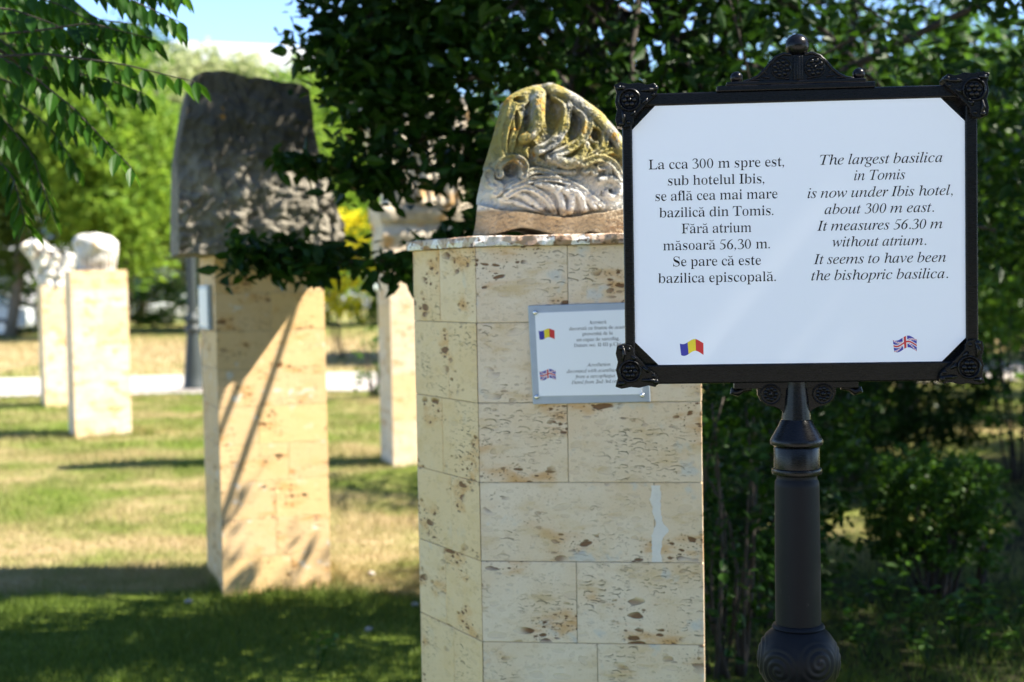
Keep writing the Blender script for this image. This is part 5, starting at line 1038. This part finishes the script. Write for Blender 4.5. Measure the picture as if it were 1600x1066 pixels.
# ------------------------------------------------------------------ parked cars
def car(x,y,rz,mat,label):
    t=thing('parked_car',label,'car',(x,y,0),rz)
    prof=[(-2.1,.30),(-2.15,.62),(-2.02,.86),(-1.0,.96),(-.35,1.38),(.85,1.42),(1.55,1.02),(2.08,.95),(2.15,.55),(2.1,.30)]
    m=MB(); m.prism(prof,-.82,.82); m.build('body',M[mat],t,bevel=.09,seg=3)
    for s in (-1,1):
        m=MB(); y0,y1=(.823,.83) if s>0 else (-.83,-.823)
        m.prism([(-.86,.97),(-.32,1.30),(.20,1.33),(.20,.97)],y0,y1); m.build('side_window',M['bglass'],t)
        m=MB(); m.prism([(.26,.97),(.26,1.33),(.78,1.33),(1.35,1.0)],y0,y1); m.build('side_window',M['bglass'],t)
        for wx in (-1.32,1.30):
            m=MB(); m.M=Matrix.Translation((wx,s*.74,.32))@Matrix.Rotation(PI/2,4,'X'); m.lathe([(.2,-.11),(.30,-.11),(.32,-.06),(.32,.06),(.30,.11),(.2,.11)],24); w=m.build('wheel',M['tyre'],t)
            m=MB(); m.M=Matrix.Translation((wx,s*.74,.32))@Matrix.Rotation(PI/2,4,'X'); m.lathe([(.19,-.125),(.19,.125)],16); m.build('rim',M['rim'],w)
        m=MB(); m.ball((-2.08,s*.58,.68),.1,10,(.5,1.4,.7)); m.build('headlight',M['glass'],t)
    m=MB(); m.add([(-1.0,-.70,.985),(-1.0,.70,.985),(-.38,.62,1.385),(-.38,-.62,1.385)],[(0,1,2,3)]); m.build('windscreen',M['bglass'],t)
    m=MB(); m.add([(.90,-.62,1.42),(.90,.62,1.42),(1.55,.70,1.04),(1.55,-.70,1.04)],[(0,1,2,3)]); m.build('rear_window',M['bglass'],t)
car(-18.6,48.5,math.radians(8),'car_white','white car parked at the left edge of the photo beyond the lawn')
car(-23.4,50.5,math.radians(4),'car_blue','blue car parked just outside the left edge of the photo beyond the white one')
car(-13.2,60,math.radians(10),'car_white','white car glimpsed between tree trunks left of the lamp post')

# pale chips of stone in the shaded grass
for k,(px,py,lb) in enumerate([(580,902,'largest pale stone chip in the shaded grass left of the front pedestal'),(648,951,'small pale stone chip close to the left side of the front pedestal'),(295,946,'pale stone chip in the shaded grass below the tall warm pedestal'),(576,990,'faint pale stone chip low in the shaded grass')]):
    g=G(px,py); rng=random.Random(k); m=MB(); m.ball((0,0,.008),.016,8,(1.3,.8,.7)); m.v=[(x+rng.uniform(-.003,.003),y+rng.uniform(-.003,.003),z+rng.uniform(-.002,.002)) for x,y,z in m.v]
    o=m.build('stone_chip',M['paving']); o.location=(g.x,g.y,.012); tag(o,lb,'stone','pale stone chips in the shaded grass')

# ------------------------------------------------------------------ the sign
TH=math.radians(5.0); SY=2.86
SO=Vector((P(1246,800,SY).x,SY,0)); ut=Vector((math.cos(TH),-math.sin(TH),0)); sn=Vector((-math.sin(TH),-math.cos(TH),0))
def S(px,py):
    d=ray(px,py); k=(SO-CAM).dot(sn)/d.dot(sn); p=CAM+d*k; return (p-SO).dot(ut),p.z
def sign():
    t=thing('information_sign','white two language information board in a black ornate iron frame on a post','sign',SO,-TH)
    q=[S(986,163),S(1510,152),S(1508,567),S(988,573)]
    L=(q[0][0]+q[3][0])/2; R=(q[1][0]+q[2][0])/2; T=(q[0][1]+q[1][1])/2; B=(q[2][1]+q[3][1])/2
    o=[S(975,148),S(1526,134),S(1524,594),S(974,600)]
    OL=(o[0][0]+o[3][0])/2; OR=(o[1][0]+o[2][0])/2; OT=(o[0][1]+o[1][1])/2; OB=(o[2][1]+o[3][1])/2
    px=(R-L)/522.0
    # frame of four bars
    m=MB(); y0,y1=-.018,.018; rb=.004
    m.box(OL,L+rb,y0,y1,OB,OT); m.box(R-rb,OR,y0,y1,OB,OT); m.box(L+rb,R-rb,y0+.0015,y1-.0015,T-rb,OT); m.box(L+rb,R-rb,y0+.0015,y1-.0015,OB,B+rb)
    m.build('frame',M['black'],t,bevel=.003,seg=2)
    m=MB(); m.box(L,R,.003,.014,B,T); m.build('back_plate',M['black'],t)
    # panel with cut corners
    c=43*px; pts=[(L+c,B),(R-c,B),(R,B+c),(R,T-c),(R-c,T),(L+c,T),(L,T-c),(L,B+c)]
    ins=.0; m=MB(); m.prism(pts,-.0135,-.010); pn=m.build('white_panel',M['enamel'],t)
    to=lambda x,z:Vector((x,-.01375,z))
    K=1.8387; cv=lambda x,y:S(950+x/K,40+y/K)
    def ln(txt,st,x0,x1,y): p=cv((x0+x1)/2,y); return (txt,st,p[0],cv(x1,y)[0]-cv(x0,y)[0],p[1],0.0)
    em=28.2/K*px/.678
    lettering('lettering',[ln("La cca 300 m spre est,",'u',116,503,410.5),ln("sub hotelul Ibis,",'u',171,447,457.5),ln("se află cea mai mare",'u',135,485,501.5),ln("bazilică din Tomis.",'u',147,473,549),ln("Fără atrium",'u',211,410,596),ln("măsoară 56,30 m.",'u',158,463,643.5),ln("Se pare că este",'u',186,438,690),ln("bazilica episcopală.",'u',144,480,737)],em,to,pn,M['ink'])
    lettering('lettering',[ln("The largest basilica",'i',606,956,398),ln("in Tomis",'i',704,850,444.5),ln("is now under Ibis hotel,",'i',570,985,492.5),ln("about 300 m east.",'i',619,932,539.5),ln("It measures 56.30 m",'i',597,956,587),ln("without atrium.",'i',642,910,633.5),ln("It seems to have been",'i',587,966,682.5),ln("the bishopric basilica.",'i',581,972,729)],em,to,pn,M['ink'])
    a,b=cv(206,946),cv(273,902); flag('flag','ro',a[0],b[0],a[1],b[1],to,pn,.22)
    a,b=cv(815,936),cv(883,892); flag('flag','uk',a[0],b[0],a[1],b[1],to,pn,.22)
    # corner ornaments
    sh=[(0,3),(18,-3),(45,2),(70,-1),(96,6),(116,1),(126,14),(124,30),(116,40),(100,52),(56,98),(55,112),(47,124),(28,128),(6,122),(2,100),(8,76),(2,52),(7,28)]
    u=px/K
    for sx,sz,cx,cz in ((1,-1,)+cv(18,173),(-1,-1)+cv(1086,140),(1,1)+cv(22,1038),(-1,1)+cv(1072,1026)):
        m=MB(); f=lambda x,z:(cx+sx*x*u,cz+sz*z*u); poly=[f(x,z) for x,z in sh]; m.prism(poly,-.030,.022)
        c=f(44,48); m.M=Matrix.Translation((c[0],-.030,c[1]))@Matrix.Rotation(PI/2,4,'X')
        m.lathe([(.0225,-.001),(.0235,.004),(.021,.006),(.0185,.004),(.017,.001)],28)
        for k in range(6):
            a=k*PI/3; m.ball((.0095*math.cos(a),.0095*math.sin(a),.001),.0065,10,(1,1,.8))
        m.ball((0,0,.003),.0045,10); m.M=None
        for (ax,az,bx,bz) in ((78,22,118,20),(22,78,24,118),(12,14,30,12),(80,60,96,44),(60,80,48,92)):
            A_,B_=f(ax,az),f(bx,bz); m.tube([(A_[0],-.030,A_[1]),((A_[0]+B_[0])/2+.003,-.034,(A_[1]+B_[1])/2),(B_[0],-.030,B_[1])],[.003,.0045,.003],8)
        for (ax,az,r) in ((118,16,.007),(20,116,.007),(14,12,.006),(112,34,.005),(40,112,.005)):
            q_=f(ax,az); m.ball((q_[0],-.028,q_[1]),r,12)
        m.build('corner_ornament',M['black'],t,smooth=40,bevel=.003)
    # crest
    g=lambda x,y:S(x,y); cr=MB()
    zb=OT-.001; cx=S(1246,130)[0]
    X=lambda d:cx+d*px; Z=lambda d:zb+d*px
    cr.box(X(-127),X(118),-.022,.020,zb,Z(9)); cr.box(X(-112),X(104),-.020,.018,Z(9),Z(15)); cr.build('crest_bar',M['black'],t,bevel=.002)
    cr=MB(); out=[]
    for d,hgt in ((-86,15),(-74,17),(-62,23),(-52,32),(-44,42),(-34,52),(-22,57),(-10,55),(10,55),(22,57),(34,52),(44,42),(52,32),(62,23),(74,17),(86,15)): out.append((X(d),Z(hgt)))
    cr.prism(out,-.012,.012)
    rim=[(x,-.012,z) for x,z in out]; cr.tube(rim[:8],.0035,8); cr.tube(rim[8:],.0035,8)
    for s in (-1,1):
        cr.M=Matrix.Translation((X(s*26),-.012,Z(35)))@Matrix.Rotation(PI/2,4,'X')
        cr.lathe([(.0200,-.001),(.0212,.003),(.0200,.005),(.0175,.003)],28)
        for rr,nn_,br in ((.013,8,.0055),(.0065,5,.0042)):
            for k in range(nn_): a=2*PI*k/nn_+rr*99; cr.ball((rr*math.cos(a),rr*math.sin(a),.001),br,8,(1,1,.9))
        cr.ball((0,0,.003),.0035,8); cr.M=None
        for a,b in (((44,20),(58,22)),((48,26),(54,32)),((60,18),(72,17)),((14,18),(24,19))):
            cr.tube([(X(s*a[0]),-.013,Z(a[1])),(X(s*b[0]),-.013,Z(b[1]))],[.0028,.0018],6)
    cr.box(X(-7),X(7),-.019,.014,Z(15),Z(52)); cr.box(X(-2.5),X(2.5),-.022,-.0185,Z(16),Z(51))
    cr.build('crest',M['black'],t,smooth=35,bevel=.0012)
    fb=MB(); fb.ball((X(0),-.002,Z(70)),18.5*px,28); fb.lathe([(8*px,-.004),(11*px,0),(8*px,.004)],20,(X(0),-.002,Z(53))); fb.build('finial_ball',M['black'],t,smooth=180)
    for d in (-95,95):
        s=MB(); s.ball((X(d),0,Z(23)),10*px,20); s.lathe([(7*px,-.002),(8*px,.0),(5*px,.003)],16,(X(d),0,Z(16))); s.build('side_ball',M['black'],t,smooth=180)
    # scroll bracket under the board
    k=MB(); pc=S(1244,620)[0]; X=lambda d:pc+d*px; Zp=lambda y:S(1244,y)[1]; zt=OB+.001
    k.box(X(-98),X(96),-.014,.014,Zp(606),zt)
    for s in (-1,1):
        k.tube([(X(s*(-1)*-98),0,Zp(606)),(X(s*100),0,Zp(611)),(X(s*92),0,Zp(613)),(X(s*84),0,Zp(608)),(X(s*70),0,Zp(607))],[.006,.008,.008,.006,.004],10)
        k.prism([(X(s*12),Zp(604)),(X(s*62),Zp(604)),(X(s*61),Zp(616)),(X(s*56),Zp(626)),(X(s*46),Zp(633)),(X(s*34),Zp(635)),(X(s*24),Zp(640)),(X(s*17),Zp(650)),(X(s*12),Zp(655))],-.011,.011)
        k.M=Matrix.Translation((X(s*41),-.011,Zp(615)))@Matrix.Rotation(PI/2,4,'X'); k.lathe([(.0205,-.001),(.0215,.003),(.0200,.005),(.0180,.003)],28)
        for n_ in range(9): a=2*PI*n_/9; k.ball((.011*math.cos(a),.011*math.sin(a),.001),.0052,8)
        k.ball((0,0,.003),.006,10); k.M=None
    k.build('scroll_bracket',M['black'],t,smooth=40,bevel=.0015)
    r=lambda w:w*px/2
    nk=MB(); nk.lathe([(r(62),Zp(733)),(r(72),Zp(731)),(r(72),Zp(700)),(r(70),Zp(698)),(r(82),Zp(694)),(r(84),Zp(689)),(r(80),Zp(684)),(r(56),Zp(664)),(r(50),Zp(657)),(r(46),Zp(655)),(r(40),Zp(620)),(r(36),Zp(603)),(r(36),zt)],48,(pc,0,0)); nk.build('neck',M['black'],t,smooth=35)
    rg=MB(); rg.lathe([(r(66),Zp(742)),(r(78),Zp(740)),(r(80),Zp(736)),(r(78),Zp(732)),(r(70),Zp(730.5))],48,(pc,0,0)); rg.build('collar_ring',M['black'],t,smooth=35)
    po=MB(); zlow=Zp(976); po.lathe([(r(72),zlow-.004),(r(72),Zp(880)),(r(70),Zp(760)),(r(69),Zp(752)),(r(65),Zp(749)),(r(63),Zp(746)),(r(64),Zp(741))],56,(pc,0,0)); po.build('pole',M['grey'],t,smooth=35)
    # ball with spirals
    bc=Zp(1030); R0=r(131); sp=[]
    for kk in range(6): sp.append((kk*PI/3-PI/2+.42,.12 if kk%2==0 else -.10,1 if kk%2 else -1))
    V=[];F=[];nu,nv=192,110
    for j in range(nv+1):
        ph=PI*(.06+.88*j/nv)-PI/2
        for i in range(nu):
            th=2*PI*i/nu; h=0
            for a0,e0,sg in sp:
                da=(th-a0+PI)%(2*PI)-PI; dx=da*math.cos(ph)*sg; dy=ph-e0; rr=math.hypot(dx,dy)
                if rr<.62:
                    w=min(1,(.62-rr)/.12); h=max(h,w*(.5+.5*math.cos(2*PI*rr/.175-math.atan2(dy,dx)))**.7)
            rad=R0*(1+.024*h-.010); V.append((pc+rad*math.cos(ph)*math.cos(th),rad*math.cos(ph)*math.sin(th),bc+R0*.98*math.sin(ph)*(1+.03*h)))
    for j in range(nv):
        for i in range(nu): F.append((j*nu+i,j*nu+(i+1)%nu,(j+1)*nu+(i+1)%nu,(j+1)*nu+i))
    F.append(tuple(range(nu-1,-1,-1))); F.append(tuple(nv*nu+i for i in range(nu)))
    bl=MB(); bl.add(V,F); bl.lathe([(r(76),0),(r(84),.004),(r(80),.009),(r(70),.012)],48,(pc,0,zlow-.008)); bl.build('spiral_ball',M['grey'],t,smooth=60)
    lo=MB(); zb2=bc-R0*.95; lo.lathe([(.13,0),(.13,.03),(.115,.05),(.105,.20),(.07,.30),(.058,.36),(.062,.40),(.055,zb2-.06),(.066,zb2-.03),(.055,zb2+.012)],40,(pc,0,0)); lo.build('lower_post',M['grey'],t,smooth=35)
sign()
